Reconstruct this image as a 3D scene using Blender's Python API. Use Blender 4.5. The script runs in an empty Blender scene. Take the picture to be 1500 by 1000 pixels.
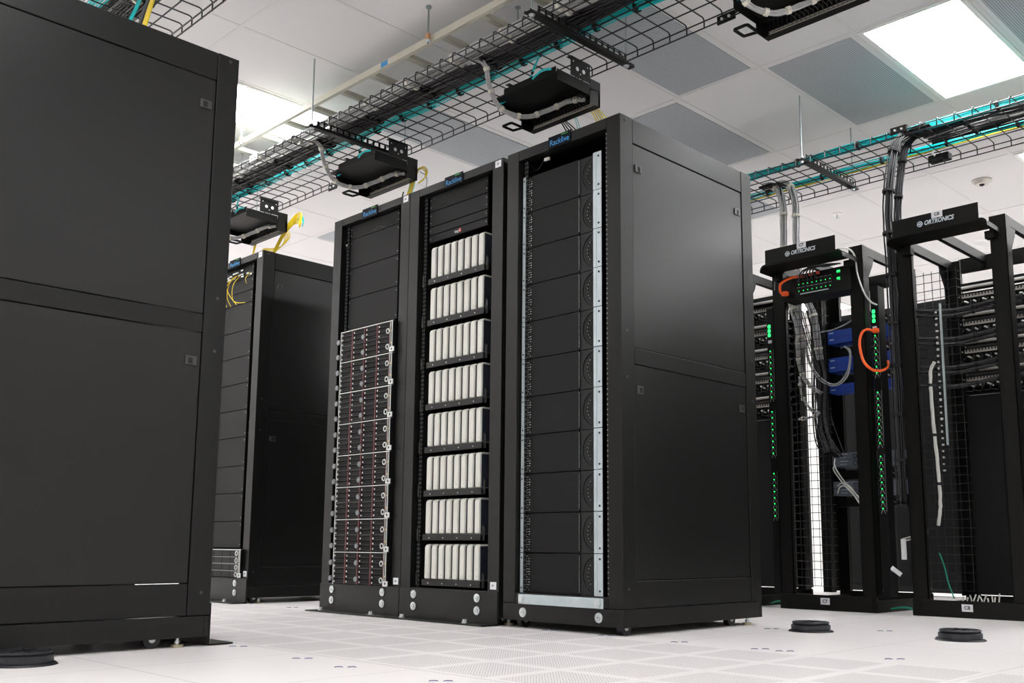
import bpy, bmesh, math, random
from mathutils import Vector, Matrix
random.seed(7)
S = bpy.context.scene
COL = S.collection
PI = math.pi

# ------------------------------------------------------------------ materials
def new_mat(name):
    m = bpy.data.materials.new(name); m.use_nodes = True
    nt = m.node_tree; b = nt.nodes['Principled BSDF']
    return m, nt, b
def N(nt, t, **kw):
    n = nt.nodes.new(t)
    for k, v in kw.items(): setattr(n, k, v)
    return n
def M_(nt, op, a, b=None, c=None):
    n = nt.nodes.new('ShaderNodeMath'); n.operation = op
    for i, v in enumerate((a, b, c)):
        if v is None: continue
        if isinstance(v, (int, float)): n.inputs[i].default_value = v
        else: nt.links.new(v, n.inputs[i])
    return n.outputs[0]
def mix(nt, f, a, b):
    n = nt.nodes.new('ShaderNodeMix'); n.data_type = 'RGBA'
    if isinstance(f, (int, float)): n.inputs[0].default_value = f
    else: nt.links.new(f, n.inputs[0])
    for i, v in ((6, a), (7, b)):
        if isinstance(v, tuple): n.inputs[i].default_value = (*v, 1)
        else: nt.links.new(v, n.inputs[i])
    return n.outputs[2]
def coords(nt):
    g = N(nt, 'ShaderNodeNewGeometry'); s = N(nt, 'ShaderNodeSeparateXYZ')
    nt.links.new(g.outputs['Position'], s.inputs[0])
    return s.outputs[0], s.outputs[1], s.outputs[2], g
def plain(name, col, rough=.5, metal=0., bump=0., var=0., spec=.5, scale=60):
    m, nt, b = new_mat(name)
    b.inputs['Roughness'].default_value = rough; b.inputs['Metallic'].default_value = metal
    b.inputs['Specular IOR Level'].default_value = spec
    b.inputs['Base Color'].default_value = (*col, 1)
    if bump or var:
        g = N(nt, 'ShaderNodeNewGeometry'); no = N(nt, 'ShaderNodeTexNoise')
        no.inputs['Scale'].default_value = scale; nt.links.new(g.outputs['Position'], no.inputs['Vector'])
        if var:
            c = mix(nt, no.outputs[0], tuple(x*(1-var) for x in col), tuple(min(1, x*(1+var)) for x in col))
            nt.links.new(c, b.inputs['Base Color'])
        if bump:
            bp = N(nt, 'ShaderNodeBump'); bp.inputs['Strength'].default_value = bump; bp.inputs['Distance'].default_value = .001
            nt.links.new(no.outputs[0], bp.inputs['Height']); nt.links.new(bp.outputs[0], b.inputs['Normal'])
    return m
def emit(name, col, st):
    m, nt, b = new_mat(name)
    b.inputs['Base Color'].default_value = (*col, 1)
    b.inputs['Emission Color'].default_value = (*col, 1); b.inputs['Emission Strength'].default_value = st
    return m
def holes(name, base, hole, au, av, pu, pv, ru, rv, rough=.5, metal=0., hole_alpha=None):
    """surface with a regular grid of holes or studs; au/av pick world axes"""
    m, nt, b = new_mat(name); x, y, z, g = coords(nt); ax = {'x': x, 'y': y, 'z': z}
    fu = M_(nt, 'ABSOLUTE', M_(nt, 'SUBTRACT', M_(nt, 'FRACT', M_(nt, 'DIVIDE', ax[au], pu)), .5))
    fv = M_(nt, 'ABSOLUTE', M_(nt, 'SUBTRACT', M_(nt, 'FRACT', M_(nt, 'DIVIDE', ax[av], pv)), .5))
    f = M_(nt, 'MULTIPLY', M_(nt, 'LESS_THAN', fu, ru), M_(nt, 'LESS_THAN', fv, rv))
    nt.links.new(mix(nt, f, base, hole), b.inputs['Base Color'])
    b.inputs['Roughness'].default_value = rough; b.inputs['Metallic'].default_value = metal
    b.inputs['Specular IOR Level'].default_value = .2
    if hole_alpha is not None:
        nt.links.new(M_(nt, 'SUBTRACT', 1, M_(nt, 'MULTIPLY', f, 1-hole_alpha)), b.inputs['Alpha'])
    return m

M = {}
M['black'] = plain('black powder coat', (.0068, .0068, .0066), .38, spec=.26, bump=.25, var=.12, scale=900)
M['black_panel'] = plain('black panel', (.0072, .0072, .0071), .34, spec=.34, bump=.2, var=.1, scale=900)
M['blank'] = plain('blank panel black', (.0095, .0095, .0098), .5, spec=.14, var=.1, scale=900)
M['shadow'] = plain('matte black interior', (.004, .004, .004), .8)
M['dark'] = plain('dark plastic', (.006, .006, .006), .5, spec=.2)
M['wire'] = plain('black wire', (.006, .006, .007), .35)
M['steel'] = plain('zinc plated steel', (.62, .66, .67), .32, .75, var=.12, scale=40)
M['galv'] = plain('galvanised rail', (.50, .57, .59), .45, .3, var=.12, scale=25)
M['silver'] = plain('silver trim', (.62, .64, .62), .35, .55)
M['white'] = plain('white plastic', (.63, .63, .58), .38, var=.04, scale=30)
M['devshade'] = plain('painted blue grey side shade', (.022, .026, .038), .4)
M['label'] = plain('white paper label', (.80, .81, .83), .6)
M['ink'] = plain('black ink', (.02, .02, .03), .7)
M['blue_ink'] = plain('light blue lettering', (.04, .28, .60), .5)
M['green_ink'] = plain('green lettering', (.05, .35, .06), .5)
M['white_ink'] = plain('white lettering', (.62, .70, .74), .5)
M['badge'] = plain('badge navy black', (.004, .005, .010), .6, spec=.1)
M['red'] = plain('maroon ejector', (.11, .018, .022), .5)
M['redbox'] = plain('red print', (.75, .10, .06), .5)
M['dim_cable'] = plain('dim grey cable jacket', (.09, .09, .09), .5, spec=.2)
M['teal'] = plain('teal fibre jacket', (.0, .52, .53), .4, var=.15, scale=40)
M['yellow'] = plain('yellow fibre jacket', (.78, .58, .02), .4)
M['orange'] = plain('orange cord', (.90, .11, .01), .4)
M['green'] = plain('green ground wire', (.0, .27, .16), .5)
M['grey_cable'] = plain('grey cable jacket', (.42, .42, .42), .45, var=.35, scale=50)
M['black_cable'] = plain('black cable jacket', (.011, .011, .013), .35, var=.3, scale=50)
M['white_cable'] = plain('white cable jacket', (.66, .66, .62), .4)
M['tie'] = plain('beige hook and loop tie', (.60, .58, .50), .7)
M['black_tie'] = plain('black hook and loop tie', (.008, .008, .009), .8)
M['beige'] = plain('beige painted runway', (.50, .48, .40), .55, var=.05, scale=20)
M['copper'] = plain('copper clamp', (.55, .30, .16), .4, .6)
M['rod'] = plain('threaded rod', (.33, .38, .38), .45, .6)
M['bluebox'] = plain('blue cassette', (.014, .06, .36), .45)
M['graybox'] = plain('grey patch box', (.12, .14, .17), .5)
M['portbeige'] = plain('port strip', (.36, .33, .29), .6, var=.5, scale=220)
M['glass_knob'] = plain('grey knob', (.20, .21, .22), .3, .3)
M['green_led'] = emit('green indicator', (.02, .9, .12), 2.2)
M['amber_led'] = emit('amber indicator', (.9, .55, .03), 1.0)
M['rubber'] = plain('black rubber', (.012, .013, .018), .45)
M['brass'] = plain('brass foot', (.42, .38, .26), .4, .6)
M['bluegrey'] = plain('blue latch', (.05, .06, .22), .4)
M['tbar'] = plain('ceiling grid bar', (.70, .69, .68), .55)
M['wall'] = plain('white wall', (.80, .79, .77), .7, var=.02, scale=3)
M['lightframe'] = plain('light fitting frame', (.80, .80, .78), .5)
M['light'] = emit('lit diffuser', (1.0, 1.0, 1.0), 15.0)
M['detector'] = plain('off white detector', (.62, .58, .53), .6)
M['ceil'] = plain('ceiling tile', (.73, .72, .72), .8, bump=.1, var=.03, scale=400)
M['ceilperf'] = holes('perforated ceiling tile', (.50, .52, .54), (.17, .20, .22), 'x', 'y', .0127, .0127, .30, .30, .6)
M['mesh_panel'] = holes('perforated vent panel', (.03, .03, .03), (.001, .001, .001), 'x', 'z', .008, .007, .33, .33, .5, hole_alpha=.25)
M['fan_mesh'] = holes('fan grille', (.030, .034, .033), (.004, .004, .004), 'x', 'z', .006, .006, .32, .32, .5)
M['rail'] = holes('square hole mounting rail', (.008, .008, .008), (.10, .11, .11), 'x', 'z', 9.0, .02222, 9, .12, .5)
M['rail_bright'] = holes('square hole mounting rail with studs', (.008, .008, .008), (.40, .40, .40), 'x', 'z', 9.0, .02222, 9, .12, .5)
M['latch'] = plain('charcoal latch plastic', (.035, .035, .036), .35)
M['relay'] = plain('relay rack black', (.0050, .0047, .0043), .45, spec=.2, bump=.2, scale=900)
M['carrier'] = plain('drive carrier black', (.004, .004, .0045), .55, spec=.12)
M['rail_c'] = holes('relay rack post', (.0050, .0047, .0043), (.0010, .0010, .0010), 'x', 'z', .0405, .0222, .09, .14, .45)

def floor_mat():
    m, nt, b = new_mat('raised floor laminate'); x, y, z, g = coords(nt)
    def line(v, o):
        f = M_(nt, 'FRACT', M_(nt, 'DIVIDE', M_(nt, 'SUBTRACT', v, o), .6096))
        d = M_(nt, 'SUBTRACT', .5, M_(nt, 'ABSOLUTE', M_(nt, 'SUBTRACT', f, .5)))
        return M_(nt, 'LESS_THAN', d, .0020)
    ln = M_(nt, 'MAXIMUM', line(x, -2.991), line(y, 1.921))
    no = N(nt, 'ShaderNodeTexNoise'); no.inputs['Scale'].default_value = 300
    nt.links.new(g.outputs['Position'], no.inputs['Vector'])
    no2 = N(nt, 'ShaderNodeTexNoise'); no2.inputs['Scale'].default_value = 1.3
    nt.links.new(g.outputs['Position'], no2.inputs['Vector'])
    base = mix(nt, no.outputs[0], (.83, .795, .79), (.92, .88, .875))
    lc = mix(nt, no2.outputs[0], (.22, .19, .30), (.62, .58, .60))
    nt.links.new(mix(nt, ln, base, lc), b.inputs['Base Color'])
    b.inputs['Roughness'].default_value = .38
    b.inputs['Specular IOR Level'].default_value = .35
    return m
M['floor'] = floor_mat()
def perf_floor_mat():
    m, nt, b = new_mat('perforated floor tile'); x, y, z, g = coords(nt)
    def cell(v, o, p):
        return M_(nt, 'FRACT', M_(nt, 'DIVIDE', M_(nt, 'SUBTRACT', v, o), p))
    def band(v, o):       # two perforated fields on every tile
        f = cell(v, o, .3048)
        return M_(nt, 'LESS_THAN', M_(nt, 'ABSOLUTE', M_(nt, 'SUBTRACT', f, .5)), .425)
    fld = M_(nt, 'MULTIPLY', band(x, -2.991), band(y, 1.921))
    cx = M_(nt, 'SUBTRACT', cell(x, 0, .0115), .5); cy = M_(nt, 'SUBTRACT', cell(y, 0, .0115), .5)
    r = M_(nt, 'ADD', M_(nt, 'MULTIPLY', cx, cx), M_(nt, 'MULTIPLY', cy, cy))
    h = M_(nt, 'MULTIPLY', M_(nt, 'LESS_THAN', r, .070), fld)
    def line(v, o):
        f = cell(v, o, .6096)
        return M_(nt, 'LESS_THAN', M_(nt, 'SUBTRACT', .5, M_(nt, 'ABSOLUTE', M_(nt, 'SUBTRACT', f, .5))), .0016)
    ln = M_(nt, 'MAXIMUM', line(x, -2.991), line(y, 1.921))
    c = mix(nt, h, (.88, .845, .84), (.27, .24, .25))
    nt.links.new(mix(nt, ln, c, (.60, .57, .58)), b.inputs['Base Color'])
    b.inputs['Roughness'].default_value = .4
    return m
M['perf_floor'] = perf_floor_mat()

# ------------------------------------------------------------------ geometry helpers
class MB:
    def __init__(s): s.bm = bmesh.new(); s.mats = []; s.cur = 0; s.lay = s.bm.faces.layers.int.new('done')
    def use(s, key):
        if key not in s.mats: s.mats.append(key)
        s.cur = s.mats.index(key); return s
    def _fin(s, n0):
        for f in s.bm.faces:
            if not f[s.lay]: f.material_index = s.cur; f[s.lay] = 1
    def box(s, x0, x1, y0, y1, z0, z1, bev=0.):
        n0 = len(s.bm.faces)
        v = [s.bm.verts.new((x, y, z)) for x in (x0, x1) for y in (y0, y1) for z in (z0, z1)]
        fs = [(0,1,3,2),(4,6,7,5),(0,4,5,1),(2,3,7,6),(0,2,6,4),(1,5,7,3)]
        ff = [s.bm.faces.new([v[i] for i in f]) for f in fs]
        if bev:
            es = {e for f in ff for e in f.edges}
            bmesh.ops.bevel(s.bm, geom=list(es), offset=bev, segments=1, affect='EDGES')
        s._fin(n0); return s
    def poly(s, pts, off):
        """closed prism: outline pts swept by off"""
        n0 = len(s.bm.faces); off = Vector(off)
        a = [s.bm.verts.new(p) for p in pts]; b = [s.bm.verts.new(Vector(p)+off) for p in pts]
        s.bm.faces.new(a); s.bm.faces.new(b[::-1]); n = len(pts)
        for i in range(n): s.bm.faces.new((a[i], b[i], b[(i+1) % n], a[(i+1) % n]))
        s._fin(n0); return s
    def tube(s, pts, r, n=6, closed=False, cap=True):
        n0 = len(s.bm.faces); P = [Vector(p) for p in pts]; rings = []; up = Vector((.13, .07, 1)).normalized()
        k = len(P)
        for i, p in enumerate(P):
            if closed: t = P[(i+1) % k]-P[i-1]
            else: t = P[min(i+1, k-1)]-P[max(i-1, 0)]
            t.normalize()
            a = up-t*up.dot(t)
            if a.length < .15: a = Vector((1, 0, 0))-t*t.x
            a.normalize(); b = t.cross(a); up = a
            rr = r[i] if isinstance(r, (list, tuple)) else r
            rings.append([s.bm.verts.new(p+(a*math.cos(2*PI*j/n)+b*math.sin(2*PI*j/n))*rr) for j in range(n)])
        m = k if closed else k-1
        for i in range(m):
            A, B = rings[i], rings[(i+1) % k]
            for j in range(n): s.bm.faces.new((A[j], A[(j+1) % n], B[(j+1) % n], B[j]))
        if cap and not closed: s.bm.faces.new(rings[0][::-1]); s.bm.faces.new(rings[-1])
        s._fin(n0); return s
    def cyl(s, p0, p1, r, n=16, r1=None):
        return s.tube([p0, p1], [r, r if r1 is None else r1], n)
    def torus(s, c, R, r, ax='y', n=20, k=6):
        c = Vector(c); pts = []
        for i in range(n):
            a = 2*PI*i/n; u, v = R*math.cos(a), R*math.sin(a)
            pts.append(c+Vector({'y': (u, 0, v), 'x': (0, u, v), 'z': (u, v, 0)}[ax]))
        return s.tube(pts, r, k, closed=True)
    def build(s, name, parent=None, mat=None, smooth=False, bevel=0.):
        me = bpy.data.meshes.new(name)
        off = world_loc(parent) if parent else Vector((0, 0, 0))
        bmesh.ops.recalc_face_normals(s.bm, faces=s.bm.faces)
        if off.length: bmesh.ops.translate(s.bm, verts=s.bm.verts, vec=-off)
        s.bm.to_mesh(me); s.bm.free()
        for k in (s.mats or [mat]): me.materials.append(M[k])
        if smooth:
            for p in me.polygons: p.use_smooth = True
        o = bpy.data.objects.new(name, me); COL.objects.link(o)
        if parent: o.parent = parent
        return o
ORG = {}
def world_loc(p): return ORG.get(p.name, Vector((0, 0, 0)))
def mb(key): return MB().use(key)
def part(b, name, parent, **k):
    o = b.build(name, parent, **k); ORG[o.name] = world_loc(parent); return o
def tag(o, label, cat, group=None):
    o['label'] = label; o['category'] = cat
    if group: o['group'] = group
    return o
def thing(name, label, cat, loc, group=None):
    o = bpy.data.objects.new(name, None); COL.objects.link(o); o.empty_display_size = .05
    o.location = loc; ORG[o.name] = Vector(loc)
    return tag(o, label, cat, group)
def solo(b, name, label, cat, group=None, **k):
    return tag(b.build(name, None, **k), label, cat, group)
def struct(b, name, label=None, **k):
    o = b.build(name, None, **k); o['kind'] = 'structure'
    if label: o['label'] = label
    return o
def spline(pts, n=8):
    P = [Vector(p) for p in pts]; out = []
    P = [P[0]*2-P[1]]+P+[P[-1]*2-P[-2]]
    for i in range(1, len(P)-2):
        for j in range(n):
            t = j/n; a, b, c, d = P[i-1], P[i], P[i+1], P[i+2]
            out.append(.5*((2*b)+(c-a)*t+(2*a-5*b+4*c-d)*t*t+(3*b-a-3*c+d)*t**3))
    out.append(P[-2]); return out
def text(parent, name, body, loc, size, mat, facing='-y', width=None, font_shear=0., bold=.0, rot=None):
    cu = bpy.data.curves.new(name, 'FONT'); cu.body = body; cu.size = size; cu.align_x = 'CENTER'; cu.align_y = 'CENTER'
    cu.extrude = .0004; cu.shear = font_shear; cu.offset = bold
    t = bpy.data.objects.new(name, cu); COL.objects.link(t)
    dg = bpy.context.evaluated_depsgraph_get(); me = bpy.data.meshes.new_from_object(t.evaluated_get(dg))
    bpy.data.objects.remove(t)
    if width:
        xs = [v.co.x for v in me.vertices]; w = max(xs)-min(xs)
        for v in me.vertices: v.co.x *= width/w
    R = Matrix.Rotation(PI/2, 4, 'X')
    me.transform(Matrix.Translation(Vector(loc)-world_loc(parent)) @ R)
    me.materials.clear(); me.materials.append(M[mat])
    o = bpy.data.objects.new(name, me); COL.objects.link(o); o.parent = parent
    return o
def copy_tree(o, off, depth=0, parent=None):
    c = o.copy(); COL.objects.link(c)
    if parent is None: c.location = o.location+Vector(off); ORG[c.name] = c.location.copy()
    else: c.parent = parent
    for ch in list(o.children): copy_tree(ch, off, depth+1, c)
    return c
ORD = ['topmost', 'second from the top', 'third from the top', 'fourth from the top', 'fifth from the top',
       'sixth from the top', 'seventh from the top', 'eighth from the top', 'ninth from the top', 'tenth from the top', 'lowest']
NTH = ['first', 'second', 'third', 'fourth', 'fifth', 'sixth', 'seventh', 'eighth']

# ------------------------------------------------------------------ room
H = 3.24; GX, GY = -3.017, 4.991
struct(mb('floor').box(-14, 5, -4, 12, -.1, 0), 'floor', 'white raised floor of square laminate tiles')
fl = bpy.data.objects['floor']
struct(mb('wall').box(-14, 5, 12, 12.1, 0, H), 'wall_back')
struct(mb('wall').box(-14, 5, -4.1, -4, 0, H), 'wall_front')
struct(mb('wall').box(-14.1, -14, -4, 12, 0, H), 'wall_left')
struct(mb('wall').box(5, 5.1, -4, 12, 0, H), 'wall_right')
ceil = struct(mb('ceil').box(-14, 5, -4, 12, H, H+.1), 'ceiling', 'suspended ceiling of pale tiles')
b = mb('tbar')
for i in range(-18, 14):
    x = GX+i*.6096
    if -14 < x < 5: b.box(x-.012, x+.012, -4, 12, H-.002, H+.001)
for j in range(-7, 6):
    y = GY+j*1.2192
    if -4 < y < 12: b.box(-14, 5, y-.012, y+.012, H-.0025, H+.001)
struct(b, 'trim_1', 'pale ceiling grid bars')
for (i, j) in [(0, 0), (-1, -1), (-2, 0), (2, 0), (-4, -1), (-8, 0), (-3, 1), (3, -1), (-6, 1)]:
    x = GX+i*.6096; y = GY+j*1.2192
    part(mb('ceilperf').box(x+.038, x+.5716, y+.038, y+1.181, H-.004, H-.001), 'perforated_tile', ceil)['label'] = 'grey perforated return air tile'
def ceiling_light(i, j, label):
    x = GX+i*.6096; y = GY+j*1.2192
    t = thing('ceiling_light', label, 'ceiling light', (x+.3048, y+.61, H-.004), 'flat ceiling light panels')
    f = mb('lightframe')
    for a in ((x+.014, x+.042, y+.014, y+1.205), (x+.568, x+.5956, y+.014, y+1.205),
              (x+.042, x+.568, y+.014, y+.042), (x+.042, x+.568, y+1.177, y+1.205)):
        f.box(*a, H-.008, H-.0005)
    part(f, 'frame', t)
    part(mb('light').box(x+.042, x+.568, y+.042, y+1.177, H-.006, H-.002), 'diffuser', t)
seen = {(1, 0): 'large bright ceiling light panel at upper right of the picture',
        (1, 2): 'ceiling light panel cut by right edge beyond the far cable tray',
        (-5, -2): 'bright ceiling light panel beside the big left cabinet and beige runway'}
for i in (-17, -11, -5, 1, 7):
    for j in (-6, -4, -2, 0, 2, 4):
        if (i, j) == (1, -2): continue
        ceiling_light(i, j, seen.get((i, j), 'unseen ceiling light panel added off the regular grid to brighten the right'))
for i, j in ((3, 1), (4, 3), (4, 2)): ceiling_light(i, j, 'unseen ceiling light panel added off the regular grid to brighten the right')  # extra unseen panels, added to brighten the right ceiling and nearest cabinet side
# perforated floor tiles of the cold aisle
for i in range(-14, 4):
    for j in (0, 1):
        x = -2.991+i*.6096; y = 1.921+j*.6096
        part(mb('perf_floor').box(x+.001, x+.6086, y+.001, y+.6086, .0002, .0012), 'perforated_tile', fl)
# printed latch marks on floor tiles
for (x, y) in [(-3.31, 1.86), (-2.83, 1.82), (-2.55, 1.79), (-2.12, 1.80), (-2.72, 3.19), (-3.05, 3.20), (-2.35, 3.19), (-2.0, 3.20), (-1.90, 3.20),
               (-2.45, 4.02), (-2.05, 4.30), (-1.75, 4.20), (-1.52, 3.25), (-5.6, 3.2), (-5.1, 3.2)]:
    for s in (-1, 1):
        b = mb('bluegrey'); pts = []
        cx, cy = x+s*.020*.71, y+s*.020*.70
        for k in range(9):
            a = PI*k/8+ .79
            pts.append((cx+.012*math.cos(a), cy+.012*math.sin(a), .0018))
        b.tube(pts, .0012, 5)
        part(b, 'latch_mark', fl)

# smoke detector and sprinklers
t = thing('smoke_detector', 'round off-white smoke detector on the ceiling at far right', 'smoke detector', (-2.764, 7.83, H))
part(mb('detector').cyl((-2.764, 7.83, H), (-2.764, 7.83, H-.012), .075, 28).cyl((-2.764, 7.83, H-.012), (-2.764, 7.83, H-.035), .06, 28, .05), 'base', t)
part(mb('dark').cyl((-2.764, 7.83, H-.035), (-2.764, 7.83, H-.046), .022, 16, .012), 'sensor', t)
def sprinkler(x, y, label):
    t = thing('sprinkler', label, 'sprinkler', (x, y, H), 'ceiling sprinklers')
    part(mb('lightframe').cyl((x, y, H), (x, y, H-.006), .04, 24), 'escutcheon', t)
    part(mb('steel').cyl((x, y, H-.006), (x, y, H-.045), .007, 10).cyl((x, y, H-.045), (x, y, H-.048), .02, 14), 'deflector', t)
sprinkler(-3.976, 7.784, 'small ceiling sprinkler above the left open relay rack')
sprinkler(-3.66, 3.80, 'small ceiling sprinkler seen through the long basket tray')

# ------------------------------------------------------------------ enclosed cabinets
def logo(parent, cx, y, z, w=.125):
    o = part(mb('badge').box(cx-w/2-.008, cx+w/2+.008, y-.004, y+.001, z-.03, z+.028), 'name_badge', parent)
    text(o, 'lettering', 'Racklive', (cx, y-.0046, z-.006), .040, 'blue_ink', width=w*.96, bold=.0)
    part(mb('green_ink').box(cx+w*.1, cx+w*.42, y-.0052, y-.0044, z+.018, z+.0225), 'green_mark', o)
def bolt(parent, x, y, z, r=.021, s=-1):
    part(mb('steel').cyl((x, y, z), (x, y+s*.004, z), r, 20).cyl((x, y+s*.004, z), (x, y+s*.009, z), r*.55, 6).use('dark').cyl((x, y+s*.009, z), (x, y+s*.0095, z-.001), r*.22, 6), 'bolt', parent, smooth=False)
def cabinet(x0, x1, yf, D, label, d=1, open_top=2.205, plate=True, badge=True, card=None, cards=(True, True), sides=(True, True), rails=True):
    """yf = front plane, d=+1 body extends to +y"""
    t = thing('server_cabinet', label, 'server cabinet', ((x0+x1)/2, yf, 0), 'black enclosed server cabinets')
    Y = lambda a: yf+d*a
    def bx(b, xa, xb, ya, yb, za, zb, bev=0.): b.box(xa, xb, min(Y(ya), Y(yb)), max(Y(ya), Y(yb)), za, zb, bev)
    T = 2.246; pw = .077
    f = mb('black')
    for xa, xb in ((x0, x0+pw), (x1-pw, x1)):
        bx(f, xa, xb, 0, .0865, .11, T, .0015); bx(f, xa, xb, D-.0865, D, .11, T, .0015)
    bx(f, x0+pw+.001, x1-pw-.001, 0, .05, open_top, T, .0015)
    bx(f, x0+pw+.001, x1-pw-.001, D-.05, D, open_top, T)
    bx(f, x0+pw+.001, x1-pw-.001, 0, .05, .11, .154, .0015); bx(f, x0+pw+.001, x1-pw-.001, D-.05, D, .11, .154)
    bx(f, x0+.004, x1-.004, .01, D-.01, T-.012, T-.006)
    part(f, 'frame', t)
    for sx, on, xo, xi in ((-1, sides[0], x0, x0+.03), (1, sides[1], x1-.03, x1)):
        if not on: continue
        xs = (xo, xi); e = .0015; fx = x0 if sx < 0 else x1
        ex = (xs[0]+e, xs[1]) if sx < 0 else (xs[0], xs[1]-e)
        for za, zb in ((2.133, T-.001), (1.139, 1.208), (.11, .222)):
            r = mb('black'); bx(r, *ex, .0885, D-.0885, za, zb, .0022)
            part(r, 'side_rail', t)
        ex2 = (ex[0]+e*1.5, ex[1]) if sx < 0 else (ex[0], ex[1]-e*1.5)
        for za, zb, zl in ((1.2105, 2.1295, 2.022), (.2245, 1.1365, 1.028)):
            p = mb('black_panel'); bx(p, *ex2, .0895, D-.0895, za, zb, .002)
            p = part(p, 'side_panel', t)
            for ya in (.105, D-.150):
                l = mb('latch'); xc = fx
                xa = (xc-.001, xc+.004) if sx < 0 else (xc-.004, xc+.001)
                bx(l, *xa, ya, ya+.044, zl-.017, zl+.017, .0012)
                l.use('shadow'); xa = (xc-.0015, xc+.002) if sx < 0 else (xc-.002, xc+.0015)
                bx(l, *xa, ya+.016, ya+.034, zl-.012, zl+.010)
                part(l, 'latch', p)
        sc = mb('dark')
        for ya in (.037, D-.033):
            for zz in (2.226, 1.277, 1.075, .19):
                c = Vector((fx, Y(ya), zz)); sc.use('latch').cyl(c, c+Vector((sx*.002, 0, 0)), .006, 10)
        part(sc, 'screws', t)
    bs = mb('black')
    bx(bs, x0, x1, .0, .02, .034, .107, .0015); bx(bs, x0, x1, D-.02, D, .034, .107, .0015)
    bx(bs, x0, x0+.02, .02, D-.02, .034, .107, .001); bx(bs, x1-.02, x1, .02, D-.02, .034, .107, .001)
    bx(bs, x0+.02, x1-.02, .02, D-.02, .09, .106)
    part(bs, 'base', t)
    for xx in (x0+.065, x1-.055):
        for ya in (.19 if d < 0 else .07, D-.20):
            c = mb('rubber'); yy = Y(ya)
            c.cyl((xx-.014, yy, .031), (xx+.014, yy, .031), .031, 22).use('silver').cyl((xx-.016, yy, .031), (xx+.016, yy, .031), .012, 12)
            c.use('dark').box(xx-.02, xx+.02, yy-.015, yy+.015, .058, .09)
            part(c, 'caster', t)
        for ya in (.10, D-.08):
            if d > 0 and plate is False and ya < .2: continue
            yy = Y(ya); c = mb('brass').cyl((xx+.02, yy, .0), (xx+.02, yy, .010), .022, 18).use('steel').cyl((xx+.02, yy, .01), (xx+.02, yy, .055), .006, 10).cyl((xx+.02, yy, .014), (xx+.02, yy, .022), .011, 6)
            part(c, 'leveling_foot', t)
    if rails:
        for xa in (x0+pw+.010, x1-pw-.032):
            r = mb('rail_bright' if x0 > -3.35 and xa > x0+.3 else 'rail'); bx(r, xa, xa+.022, .032, .036, .155, open_top-.002)
            r.use('black'); bx(r, xa, xa+.002, .036, .12, .155, open_top-.002)
            part(r, 'mounting_rail', t)
    back = mb('shadow'); bx(back, x0+pw, x1-pw, D-.03, D-.025, .155, open_top)
    part(back, 'rear_door', t)
    if plate:
        a = mb('black'); bx(a, x0+.001, x1-.001, -.007, -.001, .004, .152, .001); bx(a, x0+.001, x1-.001, -.1, -.001, .002, .008, .001)
        a = part(a, 'anti_tip_plate', t)
        for xx in (x0+.118, x1-.118-.02):
            for zz in (.121, .063): bolt(a, xx, Y(-.0075), zz, .020, -d)
            yb = Y(-.055)
            part(mb('steel').cyl((xx-.03, yb, .008), (xx-.03, yb, .012), .016, 16).cyl((xx-.03, yb, .012), (xx-.03, yb, .024), .011, 6), 'floor_bolt', a)
    if badge: logo(t, (x0+x1)/2-.005, yf, 2.226)
    for on, zz in ((cards[0], 2.222), (cards[1], .180)):
        if on and card:
            o = part(mb('label').box(x1-.057, x1-.016, yf-.0015, yf-.0002, zz-.017, zz+.017), 'rack_label', t)
            text(o, 'lettering', card, (x1-.037, yf-.0019, zz), .014, 'ink')
    return t
R1 = cabinet(-4.816, -4.103, 3.2, 1.044, 'black cabinet with drive-filled servers, left of the joined pair', card='B6')
R2 = cabinet(-4.101, -3.373, 3.2, 1.044, 'black cabinet holding eight shelves of upright white computers', card='B7')
R3 = cabinet(-3.344, -2.636, 3.2, 1.044, 'nearest black cabinet with galvanised strip and fan grilles, its side facing right', plate=False, card=None, open_top=2.196)
Q = cabinet(-6.33, -5.619, 3.2, 1.044, 'far black cabinet with yellow fibres at its top, left of the pair', card='B4')
L = cabinet(-4.123, -3.412, 1.797, 1.044, 'huge black cabinet side filling the left of the picture', d=-1, badge=False, rails=False, card=None)
bar = part(mb('galv').box(-3.237, -2.738, 3.190, 3.199, .107, .150, .002), 'shipping_bar', R3)
for xx in (-3.213, -2.766):
    part(mb('steel').cyl((xx, 3.190, .128), (xx, 3.187, .128), .018, 22).cyl((xx, 3.187, .128), (xx, 3.181, .128), .010, 6), 'screw', bar)
    bolt(R3, xx, 3.2, .070, .021)

# blank and vented panels ------------------------------------------------------------
def blank(x0, x1, z0, z1, label, group, vent=False, y=3.236, name='filler_plate'):
    t = thing(name, label, 'vented panel' if vent else 'blanking panel', ((x0+x1)/2, y, z0), group)
    if vent:
        f = mb('blank').box(x0, x0+.012, y, y+.006, z0, z1).box(x1-.012, x1, y, y+.006, z0, z1).box(x0+.012, x1-.012, y, y+.006, z0, z0+.006).box(x0+.012, x1-.012, y, y+.006, z1-.006, z1)
        part(f, 'frame', t); part(mb('mesh_panel').box(x0+.012, x1-.012, y+.002, y+.003, z0+.006, z1-.006), 'grille', t)
    else:
        part(mb('blank').box(x0, x1, y, y+.012, z0+.0012, z1-.0012, .0012), 'plate', t)
    s = mb('rod')
    for xx in (x0+.008, x1-.008):
        for zz in ((z0+.022, z1-.022) if z1-z0 > .08 else ((z0+z1)/2,)):
            s.cyl((xx, y, zz), (xx, y-.002, zz), .0030, 8)
    part(s, 'screws', t)
    return t
U = .1778; Z0 = .155
xa, xb = -4.697, -4.240
blank(xa, xb, 2.120, 2.200, 'perforated vent panel, topmost in the drive server cabinet', 'vented panels', True)
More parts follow.
